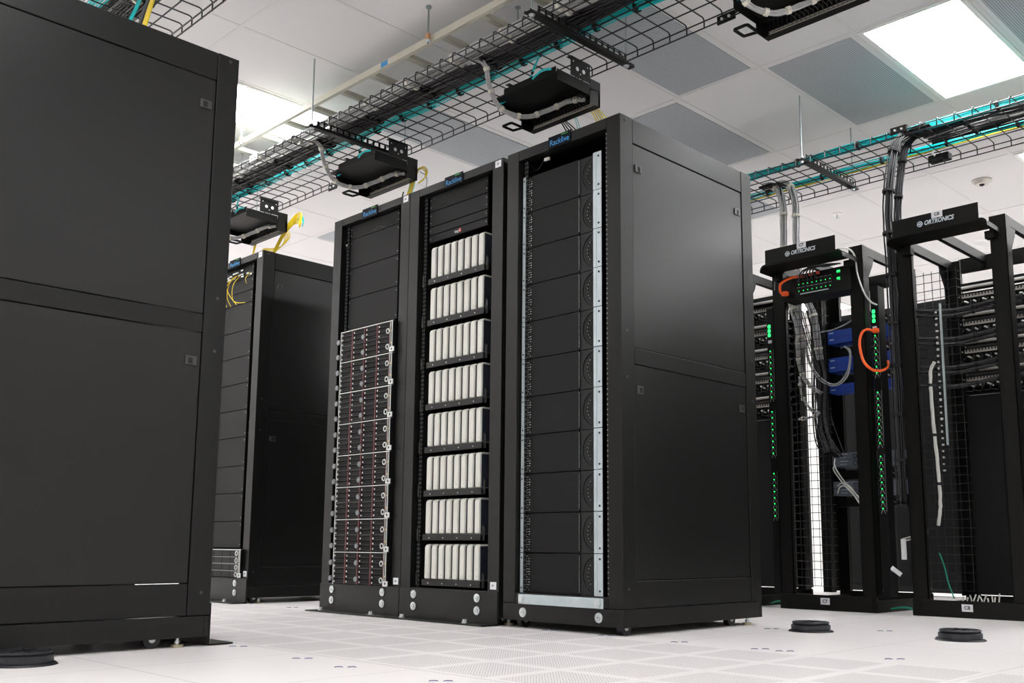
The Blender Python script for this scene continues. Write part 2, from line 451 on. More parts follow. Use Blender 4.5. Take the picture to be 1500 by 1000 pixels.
for k, (za, zb) in enumerate(((1.941, 2.118), (1.765, 1.939), (1.58, 1.763))):
    blank(xa, xb, za, zb, 'plain black blanking panel above the drive servers, %s of three' % ('top', 'middle', 'bottom')[k], 'blanking panels above the drive servers')
xa, xb = -3.975, -3.522
blank(xa, xb, 2.116, 2.200, 'perforated vent panel, topmost above the white computers', 'vented panels', True)
blank(xa, xb, 2.031, 2.114, 'taller plain black blanking panel above the white computers', 'blanking panels above the white computers')
blank(xa, xb, 1.986, 2.029, 'thin plain black blanking panel above the one with small lettering', 'blanking panels above the white computers')
p = blank(xa, xb, 1.944, 1.984, 'thin black panel with small white and red lettering', 'blanking panels above the white computers')
text(p, 'lettering', 'img', (-3.757, 3.2355, 1.9635), .020, 'white_ink', bold=.0004)
r_ = part(mb('redbox').box(-3.739, -3.722, 3.2352, 3.236, 1.956, 1.9745), 'red_square', p)
text(r_, 'lettering', 'ix', (-3.7305, 3.2348, 1.964), .016, 'white_ink')
xa, xb = -6.21, -5.795
qz = [2.115, 2.026, 1.944, 1.760, 1.584, 1.403, 1.227, 1.049, .861, .685, .5055, .336]
blank(xa, xb, 2.117, 2.200, 'perforated vent panel, topmost in the far left cabinet', 'vented panels', True)
for k in range(11):
    blank(xa, xb, qz[k+1]+.001, qz[k], 'black blanking panel in the far left cabinet, ' + ('lowest' if k == 10 else ORD[k]), 'blanking panels in the far left cabinet')
# loose yellow fibres in front of the far cabinet
b = mb('yellow')
for k, pts in enumerate([[(-6.02, 3.25, 2.17), (-6.08, 3.19, 2.10), (-6.09, 3.18, 2.02), (-6.03, 3.18, 1.93)],
            [(-6.00, 3.25, 2.17), (-6.02, 3.19, 2.10), (-6.03, 3.18, 2.0), (-5.97, 3.18, 1.92)],
            [(-5.95, 3.25, 2.17), (-5.97, 3.19, 2.08), (-5.96, 3.18, 1.98), (-5.90, 3.18, 1.94), (-5.82, 3.20, 1.93)],
            [(-6.01, 3.25, 2.165), (-6.04, 3.18, 2.08), (-5.98, 3.17, 2.0), (-5.90, 3.18, 1.925)],
            [(-5.84, 3.25, 2.16), (-5.83, 3.2, 2.10), (-5.82, 3.20, 2.06)]]):
    b.tube(spline(pts, 7), .0022, 5)
b.use('silver')
for k in range(16): 
    x = -6.16+.33*random.random(); z = 2.125+.05*random.random(); b.box(x, x+.03, 3.228, 3.234, z, z+.008)
solo(b, 'fibre_cords', 'loose yellow fibre cords hanging in front of the far cabinet', 'cable')
# yellow cable stub, and lamp glow painted as a silver tube, behind the vent of the drive cabinet
b = mb('yellow').tube(spline([(-4.50, 3.33, 2.19), (-4.49, 3.30, 2.15), (-4.52, 3.31, 2.12)], 5), .004, 5).use('silver').tube(spline([(-4.56, 3.3, 2.165), (-4.5, 3.29, 2.172), (-4.44, 3.3, 2.15)], 5), .004, 5)
solo(b, 'cable_stub', 'yellow cable stub and painted pale glow behind the topmost vent panel', 'cable')
for (x, lab) in ((-4.722, 'drive server'), (-3.30, 'nearest')):
    b = mb('dark').tube(spline([(x, 3.235, 2.16), (x-.008, 3.22, 2.11), (x+.002, 3.225, 2.06)], 6), .003, 5).use('silver').box(x-.004, x+.006, 3.222, 3.228, 2.085, 2.095)
    solo(b, 'bonding_wire', 'short dark bonding wire inside top left of the %s cabinet' % lab, 'wire')
b = mb('dark').tube(spline([(-3.25, 3.26, 2.19), (-3.2, 3.26, 2.15), (-3.13, 3.25, 2.197)], 6), .0025, 5).use('white').box(-3.135, -3.105, 3.24, 3.25, 2.172, 2.186)
solo(b, 'tagged_wire', 'thin dark wire with a pale tag under the top bar of the nearest cabinet', 'wire')

# drive servers ----------------------------------------------------------------------
def storage_server(x0, x1, z1, label, small=False, rows=2, group='silver-edged drive servers'):
    y = 3.175; z0 = z1-.1755; t = thing('storage_server', label, 'server', ((x0+x1)/2, y, z0), group)
    W = x1-x0; f = x0+.008; g = x1-.022
    part(mb('dark').box(x0, x1-.026, y+.012, y+.75, z0+.001, z1-.001), 'chassis', t)
    s = mb('silver').box(x0, x1, y, y+.012, z1-.005, z1-.0015).box(x0, x0+.005, y, y+.012, z0, z1-.006)
    s.box(g, g+.003, y-.002, y+.012, z0, z1-.006).box(g+.014, x1-.003, y-.002, y+.012, z0, z1-.006)
    s.use('dim_cable').box(x0+.006, g, y+.001, y+.012, (z0+z1)/2-.001, (z0+z1)/2+.001).use('carrier').box(g+.003, g+.014, y+.003, y+.012, z0, z1-.006).box(x0+.005, g, y+.011, y+.0125, z0, z1-.006).use('silver')
    part(s, 'bezel_trim', t)
    part(mb('dark').box(x1-.0015, x1, y+.001, y+.060, z0, z1-.003), 'side_plate', t)
    b_ = mb('dark')
    if rows == 2:
        n, cw = 4, (g-f)/4
        proto = None
        for k in range(n):
            for r in range(2):
                for q in range(3):
                    h = (z1-z0-.012)/6; zb = z0+.003+(r*3+q)*h+(.002 if r else 0)
                    xl = f+k*cw+(.004 if k >= 2 else 0); xr = f+(k+1)*cw-.018
                    if proto is None:
                        c = mb('carrier').box(xl, xr, y+.002, y+.011, zb+.001, zb+h-.002, .0008)
                        c.use('silver').box(xl+.004, xl+.012, y, y+.003, zb+h*.3, zb+h*.62)
                        c.use('dim_cable').box(xl+.018, xr-.004, y+.0012, y+.003, zb+h*.18, zb+h*.22)
                        c.use('red').box(xr+.002, xr+.0125, y+.001, y+.011, zb+.0005, zb+h-.001)
                        proto = part(c, 'drive_carrier', t); px, pz = xl, zb
                    else:
                        c = proto.copy(); COL.objects.link(c); c.location = proto.location+Vector((xl-px, 0, zb-pz))
        for r in range(2):
            zc = z0+.031+r*.0855
            for xx, kind in ((x0-.012, 0), (f+2*cw-.011, 0), (g-.012, 1)):
                if kind: part(mb('silver').torus((xx, y-.008, zc), .0125, .0032, 'y', 18, 6), 'pull_ring', t, smooth=True)
                else: part(mb('glass_knob').cyl((xx, y-.004, zc), (xx, y-.010, zc), .0155, 20, .013), 'knob', t)
    else:
        for r in range(4):
            zc = z0+.020+r*.043
            for k in range(4):
                xl = f+k*(g-f)/4
                part(mb('dark').box(xl+.002, xl+(g-f)/4-.002, y+.002, y+.011, zc-.017, zc+.019, .001), 'drive_carrier', t)
            part(mb('silver').box(x0+.006, g, y+.001, y+.011, zc+.020, zc+.0215), 'divider', t)
            part(mb('glass_knob').cyl((f+.05, y+.002, zc), (f+.05, y-.006, zc), .0155, 18, .013), 'knob', t)
            part(mb('silver').torus((g-.022, y-.004, zc), .0135, .003, 'y', 18, 6), 'pull_ring', t, smooth=True)
    l = mb('silver').box(x1-.022, x1+.018, y-.006, y-.001, z0+.002, z0+.028).use('dark').box(x1-.006, x1+.004, y-.0068, y-.006, z0+.010, z0+.021)
    part(l, 'latch_plate', t)
    led = mb('amber_led')
    led.box(g+.007, g+.010, y, y+.002, z0+.05, z0+.054).box(g+.007, g+.010, y, y+.002, z0+.115, z0+.119)
    part(led, 'indicator', t)
    return t
for k in range(8):
    storage_server(-4.673, -4.190, 1.556-k*.1757, 'drive-filled server with silver rim, ' + ('lowest' if k == 7 else ORD[k]) + ' in its stack')
storage_server(-6.13, -5.675, .331, 'drive-filled server alone at the bottom of the far left cabinet', rows=4, group='lone drive server')

# white mini computers on shelves -------------------------------------------------------
protoM = protoS = None
tops = [1.922, 1.701, 1.477, 1.256, 1.035, .813, .593, .370]
for k in range(8):
    zt = .3654+(tops[k]-.3654)*.99; zb = zt-.1735; lab = 'lowest' if k == 7 else ORD[k]
    if protoS is None:
        t = thing('equipment_shelf', '', 'shelf', (-3.75, 3.2, zb), 'black shelves for the white computers')
        s = mb('black').box(-3.934, -3.502, 3.205, 3.6, zb-.004, zb-.001).box(-3.934, -3.502, 3.200, 3.205, zb-.030, zb+.0, .001).use('silver')
        for q in range(4): s.cyl((-3.88+q*.105, 3.2, zb-.018), (-3.88+q*.105, 3.1975, zb-.018), .003, 8)
        part(s, 'tray', t)
        s = mb('dark'); s2 = mb('dark'); s.poly([(-3.500, 3.208, zb-.03), (-3.482, 3.208, zb-.03), (-3.482, 3.208, zb+.03), (-3.494, 3.208, zb+.045), (-3.502, 3.208, zb+.0)], (0, .003, 0))
        part(s, 'side_bracket', t); s = s2.poly([(-3.974, 3.208, zb-.03), (-3.99, 3.208, zb-.03), (-3.99, 3.208, zb+.03), (-3.976, 3.208, zb+.03)], (0, .003, 0))
        part(s, 'side_bracket', t)
        protoS = t; ps = zb
    else: t = copy_tree(protoS, (0, 0, zb-ps))
    t['label'] = 'black perforated-lip shelf, %s under upright white computers' % lab
    for q in range(8):
        x = -3.920+q*.0524; w = .0345
        if protoM is None:
            m = thing('mini_computer', '', 'computer', (x, 3.2, zb), 'white mini computers on shelves')
            b = MB(); b.use('white'); r = .022; pts = []
            y0, y1, z0, z1 = 3.206, 3.375, zb+.001, zt
            for (cy, cz, a0) in ((y1-r, z1-r, 0), (y0+r, z1-r, 90), (y0+r*.35, z0+r*.35, 180), (y1-r, z0+r, 270)):
                rr = r if a0 != 180 else r*.35
                for s in range(6):
                    a = math.radians(a0+s*18); pts.append((x, cy+rr*math.cos(a), cz+rr*math.sin(a)))
            b.poly(pts, (w, 0, 0))
            o = part(b, 'housing', m)
            bv = o.modifiers.new('bevel', 'BEVEL'); bv.width = .004; bv.segments = 2; bv.limit_method = 'ANGLE'; bv.angle_limit = math.radians(50)
            part(mb('devshade').box(x+w, x+w+.0012, 3.216, 3.37, zb+.006, zt-.01), 'side_shade', m)  # shade between the boxes, painted dark onto the right side only
            part(mb('ink').cyl((x+w*.68, 3.2065, zb+.022), (x+w*.68, 3.2052, zb+.022), .0016, 8), 'indicator', m)
            protoM = m; px, pz = x, zb
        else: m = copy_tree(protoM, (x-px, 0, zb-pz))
        where = ('leftmost' if q == 0 else 'rightmost' if q == 7 else NTH[q]+' from the left')
        m['label'] = 'white mini computer, %s on %s shelf' % (where, 'the lowest' if k == 7 else 'the topmost' if k == 0 else 'the '+lab.replace('from the top', 'highest'))

# fan modules in nearest cabinet -----------------------------------------------------------
def fan_module(k):
    z1 = 2.116-k*.1784+.0; z0 = z1-.1772; lab = 'lowest' if k == 10 else ORD[k]
    t = thing('fan_module', 'black module with round fan grille in the nearest cabinet, ' + lab, 'server', (-3.0, 3.24, z0), 'fan modules in the nearest cabinet')
    part(mb('blank').box(-3.205, -2.909, 3.236, 3.30, z0+.0012, z1-.0012, .001), 'front_cover', t)
    g = mb('fan_mesh').box(-2.907, -2.812, 3.242, 3.246, z0+.001, z1-.001)
    g = part(g, 'grille', t)
    zc = (z0+z1)/2; r = MB(); r.use('galv')
    pts = [(-2.812-.078*math.sin(PI*i/16), 3.240, zc+.078*math.cos(PI*i/16)) for i in range(17)]
    r.use('shadow').poly([(-2.812-.070*math.sin(PI*i/16), 3.2415, zc+.070*math.cos(PI*i/16)) for i in range(17)], (0, .0004, 0))
    r.use('blank').tube(pts, .0016, 5)
    for q in (0, 1): r.tube([(-2.812-(.030+q*.018)*math.sin(PI*i/12), 3.241, zc+(.030+q*.018)*math.cos(PI*i/12)) for i in range(13)], .0012, 4)
    r.use('silver')
    for i in range(6):
        a = PI*(.25+.5*i/5); c = Vector((-2.812-.050*math.sin(a), 3.239, zc+.055*math.cos(a)))
        r.box(c.x-.0010, c.x+.0010, c.y, c.y+.002, c.z-.0016, c.z+.0016)
    part(r, 'fan_guard', t)
    d = mb('fan_mesh')
    for q in range(20):
        zz = z0+.012+q*.008
        d.use('silver').box(-2.9085, -2.9065, 3.2345, 3.236, zz, zz+.004)
    part(d, 'edge_strip', t)
    d = mb('dark').box(-3.236, -3.207, 3.238, 3.25, z0+.002, z1-.002).use('silver')
    for q in range(14):
        zz = z0+.012+q*.0115
        d.box(-3.2325, -3.2305, 3.2365, 3.238, zz, zz+.0025)
        if q % 3: d.box(-3.2255+.001*(q % 2), -3.2235, 3.2365, 3.238, zz, zz+.003)
        if q % 4 != 1: d.box(-3.2165, -3.213+.002*(q % 2), 3.2365, 3.238, zz, zz+.0035)
    part(d, 'connector_strip', t)
    s = mb('galv').box(-2.8125, -2.764, 3.222, 3.226, z0+.0008, z1-.0008, .001).box(-2.8125, -2.8095, 3.226, 3.25, z0+.0008, z1-.0008).box(-2.797, -2.793, 3.2205, 3.2225, z0+.001, z1-.001)
    s.use('ink').cyl((-2.779, 3.222, z1-.022), (-2.779, 3.2205, z1-.022), .0052, 10).cyl((-2.779, 3.222, z0+.022), (-2.779, 3.2205, z0+.022), .0052, 10)
    s.use('silver').cyl((-2.797, 3.222, zc+.02), (-2.797, 3.2205, zc+.02), .003, 8).cyl((-2.803, 3.222, z0+.018), (-2.803, 3.2205, z0+.018), .003, 8)
    part(s, 'mounting_flange', t)
    s = mb('galv').box(-3.259, -3.243, 3.2245, 3.2285, z0+.0008, z1-.0008)
    s.use('ink').cyl((-3.250, 3.2245, z1-.022), (-3.250, 3.223, z1-.022), .004, 8).cyl((-3.250, 3.2245, z0+.022), (-3.250, 3.223, z0+.022), .004, 8)
    part(s, 'mounting_flange', t)
for k in range(11): fan_module(k)

# ------------------------------------------------------------------ basket trays
def basket(x0, x1, y0, y1, zt, label):
    t = thing('basket_tray', label, 'cable tray', (x0, y0, zt), 'black wire basket trays')
    b = mb('wire'); r = .0038; zb = zt-.052
    for y in (y0, y1):
        for z in (zt-.018, zb): b.tube([(x0, y, z), (x1, y, z)], r*1.05, 5)
    n = 6
    for i in range(1, n): b.tube([(x0, y0+(y1-y0)*i/n, zt-.006), (x1, y0+(y1-y0)*i/n, zt-.006)], r, 5)
    part(b, 'long_wires', t)
    b = mb('wire'); k = int((x1-x0)/.1016); q = .014
    for i in range(k):
        x = x0+.05+i*.1016
        b.tube([(x, y0-.004, zb), (x, y0-.004, zt-q), (x, y0-.004+q*.3, zt-q*.3), (x, y0-.004+q, zt), (x, y1+.004-q, zt), (x, y1+.004-q*.3, zt-q*.3), (x, y1+.004, zt-q), (x, y1+.004, zb)], r, 5)
    part(b, 'cross_wires', t)
    return t
def splice(x, y, z, label, m='dark'):
    b = mb(m).box(x-.05, x+.05, y-.012, y-.004, z-.03, z+.01, .001).box(x-.05, x+.05, y-.012, y+.014, z+.008, z+.012)
    b.use('silver').cyl((x-.02, y-.012, z-.01), (x-.02, y-.02, z-.01), .007, 6).cyl((x+.02, y-.012, z-.01), (x+.02, y-.02, z-.01), .007, 6)
    solo(b, 'tray_splice', label, 'bracket', 'tray splice brackets')
basket(-9.2, .3, 3.112, 3.725, 2.868, 'long black wire basket tray above the enclosed cabinets')
basket(-7.2, .6, 1.395, 2.006, 2.868, 'black wire basket tray above the huge left cabinet')
basket(-6.2, .9, 5.545, 6.150, 2.846, 'far black wire basket tray above the open relay racks')
splice(-5.62, 3.105, 2.852, 'silver tray splice left of the left trapeze hanger', 'silver')
splice(-2.41, 5.54, 2.84, 'dark tray splice with bright bolts above black cable drop')
splice(-2.42, 3.735, 2.83, 'dark tray splice beside the panel cut by the top edge')
splice(-5.65, 3.735, 2.83, 'dark tray splice on far tray edge left of the second panel')

def trapeze(x, y0, y1, label, zb=2.80):
    t = thing('trapeze_hanger', label, 'tray hanger', (x, y0, zb), 'trapeze hangers under the trays')
    b = mb('black').box(x-.020, x+.020, y0-.035, y1+.045, zb+.002, zb+.006, .0008).box(x+.016, x+.020, y0-.03, y1+.04, zb+.006, zb+.016)
    b.box(x-.020, x-.016, y0-.03, y1+.04, zb+.006, zb+.016)
    part(b, 'channel', t)
    b = mb('black'); y = y0+.03; n = 14; w = (y1-y0-.06)/n
    b.box(x+.0165, x+.0195, y0+.02, y1-.02, zb+.016, zb+.022).box(x+.0165, x+.0195, y0+.02, y1-.02, zb+.046, zb+.051)
    for i in range(n+1): b.box(x+.0165, x+.0195, y+i*w-.007, y+i*w+.007, zb+.022, zb+.046)
    part(b, 'slotted_flange', t)
    for y in (y0, y1):
        part(mb('rod').cyl((x, y, zb-.012), (x, y, H), .0048, 8), 'threaded_rod', t)
        part(mb('steel').cyl((x, y, zb-.008), (x, y, zb+.001), .011, 6).cyl((x, y, zb+.001), (x, y, zb+.003), .016, 12).cyl((x, y, zb+.018), (x, y, zb+.03), .011, 6), 'nut', t)
    return t
trapeze(-4.87, 3.05, 3.74, 'black slotted trapeze hanger, the left one on the long tray')
trapeze(-3.035, 3.05, 3.74, 'black slotted trapeze hanger above the nearest cabinet')
trapeze(-1.20, 3.05, 3.74, 'black slotted trapeze hanger on the long tray beyond the top edge')
trapeze(-6.70, 3.05, 3.74, 'black slotted trapeze hanger behind the huge left cabinet')
trapeze(-3.035, 5.50, 6.19, 'black slotted trapeze hanger on the far tray', 2.796)
trapeze(-1.20, 5.50, 6.19, 'black slotted trapeze hanger on the far tray beyond right edge', 2.796)
trapeze(-3.035, 1.35, 2.06, 'black slotted trapeze hanger above the huge left cabinet')

# beige ladder runway
t = thing('cable_runway', 'beige ladder runway hanging above the long basket tray', 'cable runway', (-4, 3.33, 3.05))
for y in (3.172, 3.478):
    part(mb('beige').box(-9.2, .3, y-.005, y+.022 if y < 3.3 else y+.005, 3.042, 3.08, .001), 'side_bar', t)
for i in range(-17, 13):
    x = -3.535+i*.3135
    if x < .25: part(mb('beige').box(x-.019, x+.019, 3.194, 3.473, 3.045, 3.07), 'rung', t)
o = part(mb('blue_ink').box(-4.36, -4.30, 3.166, 3.167, 3.045, 3.075), 'blue_sticker', t)
def runway_rod(x, y, label):
    t = thing('runway_hanger', label, 'hanger rod', (x, y, H), 'runway hanger rods')
    part(mb('rod').cyl((x, y, 3.03), (x, y, H), .005, 8).cyl((x, y, H-.01), (x, y, H), .016, 12), 'threaded_rod', t)
    part(mb('copper').box(x-.013, x+.013, y-.010, y+.010, 3.045, 3.083, .002), 'clamp', t)
    part(mb('steel').cyl((x, y, 3.030), (x, y, 3.040), .011, 6).cyl((x, y, 3.040), (x, y, 3.044), .017, 12), 'nut', t)
runway_rod(-3.921, 3.150, 'threaded rod with copper coloured clamp on the beige runway')
runway_rod(-5.90, 3.150, 'threaded rod with copper clamp in the glare of the ceiling light')
for x, y, lab in ((-3.58, 3.478, 'right'), (-6.5, 3.478, 'left')):
    solo(mb('rod').cyl((x, y+.012, 3.085), (x, y+.012, H), .004, 8).cyl((x, y+.012, H-.008), (x, y+.012, H), .015, 10).cyl((x, y+.012, 3.07), (x, y+.012, 3.085), .009, 6), 'hanger_rod', 'thin rod behind the beige runway, the %s one' % lab, 'hanger rod', 'runway hanger rods')

# ------------------------------------------------------------------ cable bundles
def bundle(path, strands, R, r, mat, label, tie='tie', tie_every=.3, name='cable_bundle', wob=.004, group='cable bundles', seg=.11, tie_w=.008, tie_r=1.12, n=5, phase=None):
    """strands following a smooth path, kept together by ties"""
    C = [Vector(p) for p in path]
    # resample
    pts = [C[0]]
    for a, c in zip(C, C[1:]):
        m = max(1, int((c-a).length/seg))
        for i in range(1, m+1): pts.append(a.lerp(c, i/m))
    t = thing(name, label, 'cables', tuple(pts[0]), group)
    fr = []; up = Vector((0, .05, 1)).normalized()
    for i, p in enumerate(pts):
        d = (pts[min(i+1, len(pts)-1)]-pts[max(i-1, 0)]).normalized()
        a = up-d*up.dot(d)
        if a.length < .1: a = Vector((0, 1, 0))-d*d.y
        a.normalize(); up = a; fr.append((a, d.cross(a)))
    b = mb(mat)
    offs = [(0, 0)] if strands == 1 else []
    if strands > 1:
        offs.append((0, 0)); k = 1
        while len(offs) < strands:
            m = min(6*k, strands-len(offs)); ring = math.ceil((strands-1)/6) if strands > 7 else 1
            for j in range(m): offs.append(((R-r)*min(1, k/max(1, round(math.sqrt(strands/3.0)))), 2*PI*j/m+k*.3))
            k += 1
    for (rad, an) in offs:
        ph = random.random()*6; q = []
        for i, p in enumerate(pts):
            a, c = fr[i]; w = wob*math.sin(ph+i*1.3)
            q.append(p+a*(rad*math.cos(an)+w)+c*(rad*math.sin(an)+wob*math.cos(ph+i*.9)))
        b.tube(q, r, n)
    part(b, 'cables', t, smooth=True)
    # ties
    if tie:
        acc = tie_every*.5
        for i in range(1, len(pts)):
            acc += (pts[i]-pts[i-1]).length
            if acc >= tie_every:
                acc = 0; d = (pts[i]-pts[i-1]).normalized()
                part(mb(tie).tube([pts[i]-d*tie_w, pts[i]+d*tie_w], R*tie_r+wob*.6, 12), 'cable_tie', t, smooth=False)
    return t
zt = 2.873
def straight(x0, x1, y, z, amp=.006):
    return [(x0+(x1-x0)*i/24, y+amp*math.sin(i*1.1+y*20), z+.003*math.sin(i*.7)) for i in range(25)]
bundle(straight(-9, .2, 3.200, zt+.026), 12, .024, .0052, 'grey_cable', 'grey cable bundle nearest the front edge of the long tray', tie_every=.27, tie_r=1.15)
bundle(straight(-9, .2, 3.255, zt+.022), 10, .020, .0052, 'grey_cable', 'second grey cable bundle on the long tray beside the black ones', tie_every=.38, tie_r=1.12)
for k, y in enumerate((3.300, 3.345, 3.390)):
    bundle(straight(-9, .2, y, zt+.024+.008*(k % 2)), 12, .027, .0055, 'black_cable', 'thick black cable bundle on the long tray, %s of three' % ('front', 'middle', 'rear')[k], tie='black_tie', tie_every=.5, n=5)
bundle(straight(-9, .2, 3.462, zt+.024, .005), 14, .026, .0036, 'teal', 'teal fibre bundle on the long basket tray', tie='black_tie', tie_every=.21, tie_w=.007, tie_r=1.05)
# over the huge left cabinet
bundle(straight(-7, .4, 1.66, zt+.024), 14, .028, .004, 'teal', 'teal fibre bundle above the huge left cabinet', tie='black_tie', tie_every=.25)
for k, y in enumerate((1.715, 1.77, 1.82)):
    bundle(straight(-7, .4, y, zt+.025), 12, .028, .0055, 'black_cable', 'black cable bundle above huge left cabinet, %s of three' % ('front', 'middle', 'rear')[k], tie='tie' if k == 1 else 'black_tie', tie_every=.4)
# far tray
bundle(straight(-6, .8, 5.69, 2.874, .004), 14, .024, .0036, 'teal', 'teal fibre bundle at the front of the far tray', tie='black_tie', tie_every=.29, tie_w=.008)
bundle(straight(-6, .8, 6.015, 2.870, .004), 12, .020, .0036, 'teal', 'teal fibre bundle at the rear of the far tray', tie='black_tie', tie_every=.32, tie_w=.008)
bundle(straight(-6, .8, 6.050, 2.860, .003), 4, .007, .0032, 'yellow', 'yellow fibre bundle beside the rear teal one on the far tray', tie=None)
for k, (y, z, m) in enumerate(((5.755, 2.876, 'black_cable'), (5.80, 2.874, 'black_cable'), (5.85, 2.88, 'grey_cable'), (5.90, 2.876, 'black_cable'), (5.945, 2.874, 'black_cable'))):
    bundle(straight(-2.38, .8, y, z, .012), 9, .022, .0055, m, ('grey cable bundle between black ones' if m[0] == 'g' else 'black cable bundle, %s of four,' % ('front', 'second', '', 'third', 'rear')[k]) + ' on the far tray at right', tie='black_tie', tie_every=.3)
# drops -----------------------------------------------------------------------------
def drop(path, label, mat='grey_cable', strands=12, R=.026, r=.005, tie='tie', every=.16, n=8, **k):
    return bundle([tuple(p) for p in spline(path, n)], strands, R, r, mat, label, tie=tie, tie_every=every, seg=.05, wob=.001, **k)
drop([(-3.56, 5.90, 2.87), (-3.49, 5.90, 2.86), (-3.435, 5.90, 2.80), (-3.41, 5.90, 2.66), (-3.415, 5.90, 2.40), (-3.40, 5.92, 2.1), (-3.37, 5.95, 1.9), (-3.34, 5.98, 1.7)], 'left one of two grey cable bundles dropping behind the C7 header', every=.20)
drop([(-3.46, 5.93, 2.87), (-3.40, 5.93, 2.86), (-3.35, 5.92, 2.80), (-3.32, 5.91, 2.66), (-3.325, 5.91, 2.40), (-3.31, 5.93, 2.1), (-3.24, 5.95, 1.9), (-3.22, 5.98, 1.6)], 'right one of two grey cable bundles dropping behind the C7 header', every=.22)
drop([(-2.27, 5.80, 2.89), (-2.40, 5.72, 2.88), (-2.455, 5.62, 2.80), (-2.475, 5.55, 2.62), (-2.485, 5.50, 2.35), (-2.475, 5.48, 2.0), (-2.47, 5.47, 1.4), (-2.47, 5.47, .6)], 'thick black cable bundle dropping between the two relay racks', 'black_cable', tie='black_tie', every=.24, R=.032)
drop([(-2.25, 5.86, 2.89), (-2.38, 5.80, 2.88), (-2.445, 5.72, 2.80), (-2.475, 5.68, 2.62), (-2.485, 5.63, 2.35), (-2.48, 5.60, 2.0), (-2.47, 5.60, 1.3), (-2.46, 5.6, .6)], 'thinner black cable bundle dropping just right of the thick one', 'black_cable', tie='black_tie', every=.24, R=.024, strands=9)
def waterfall(x, y, z, label, s=1):
    b = MB().use('dark')
    for yy in (y-.06, y+.06):
        b.tube(spline([(x+.16*s, yy, z), (x+.05*s, yy, z), (x, yy, z-.03), (x-.015*s, yy, z-.10)], 5), .005, 6)
    b.box(min(x, x+.16*s), max(x, x+.16*s), y-.065, y+.065, z-.006, z-.002)
    solo(b, 'waterfall_bracket', label, 'bracket', 'cable waterfall brackets')
waterfall(-2.43, 5.70, 2.86, 'black waterfall bracket under the black cable drop')
waterfall(-3.40, 5.90, 2.85, 'black waterfall bracket under the grey cable drops', -1)
solo(mb('dark').box(-2.46, -2.33, 6.06, 6.12, 2.79, 2.835, .004).box(-2.43, -2.36, 6.05, 6.07, 2.775, 2.80, .003).use('silver').tube(spline([(-2.40, 6.05, 2.86), (-2.42, 6.04, 2.84), (-2.41, 6.05, 2.82)], 5), .006, 6), 'ground_clamp', 'small dark clamp with silver clip under the far tray', 'clamp')

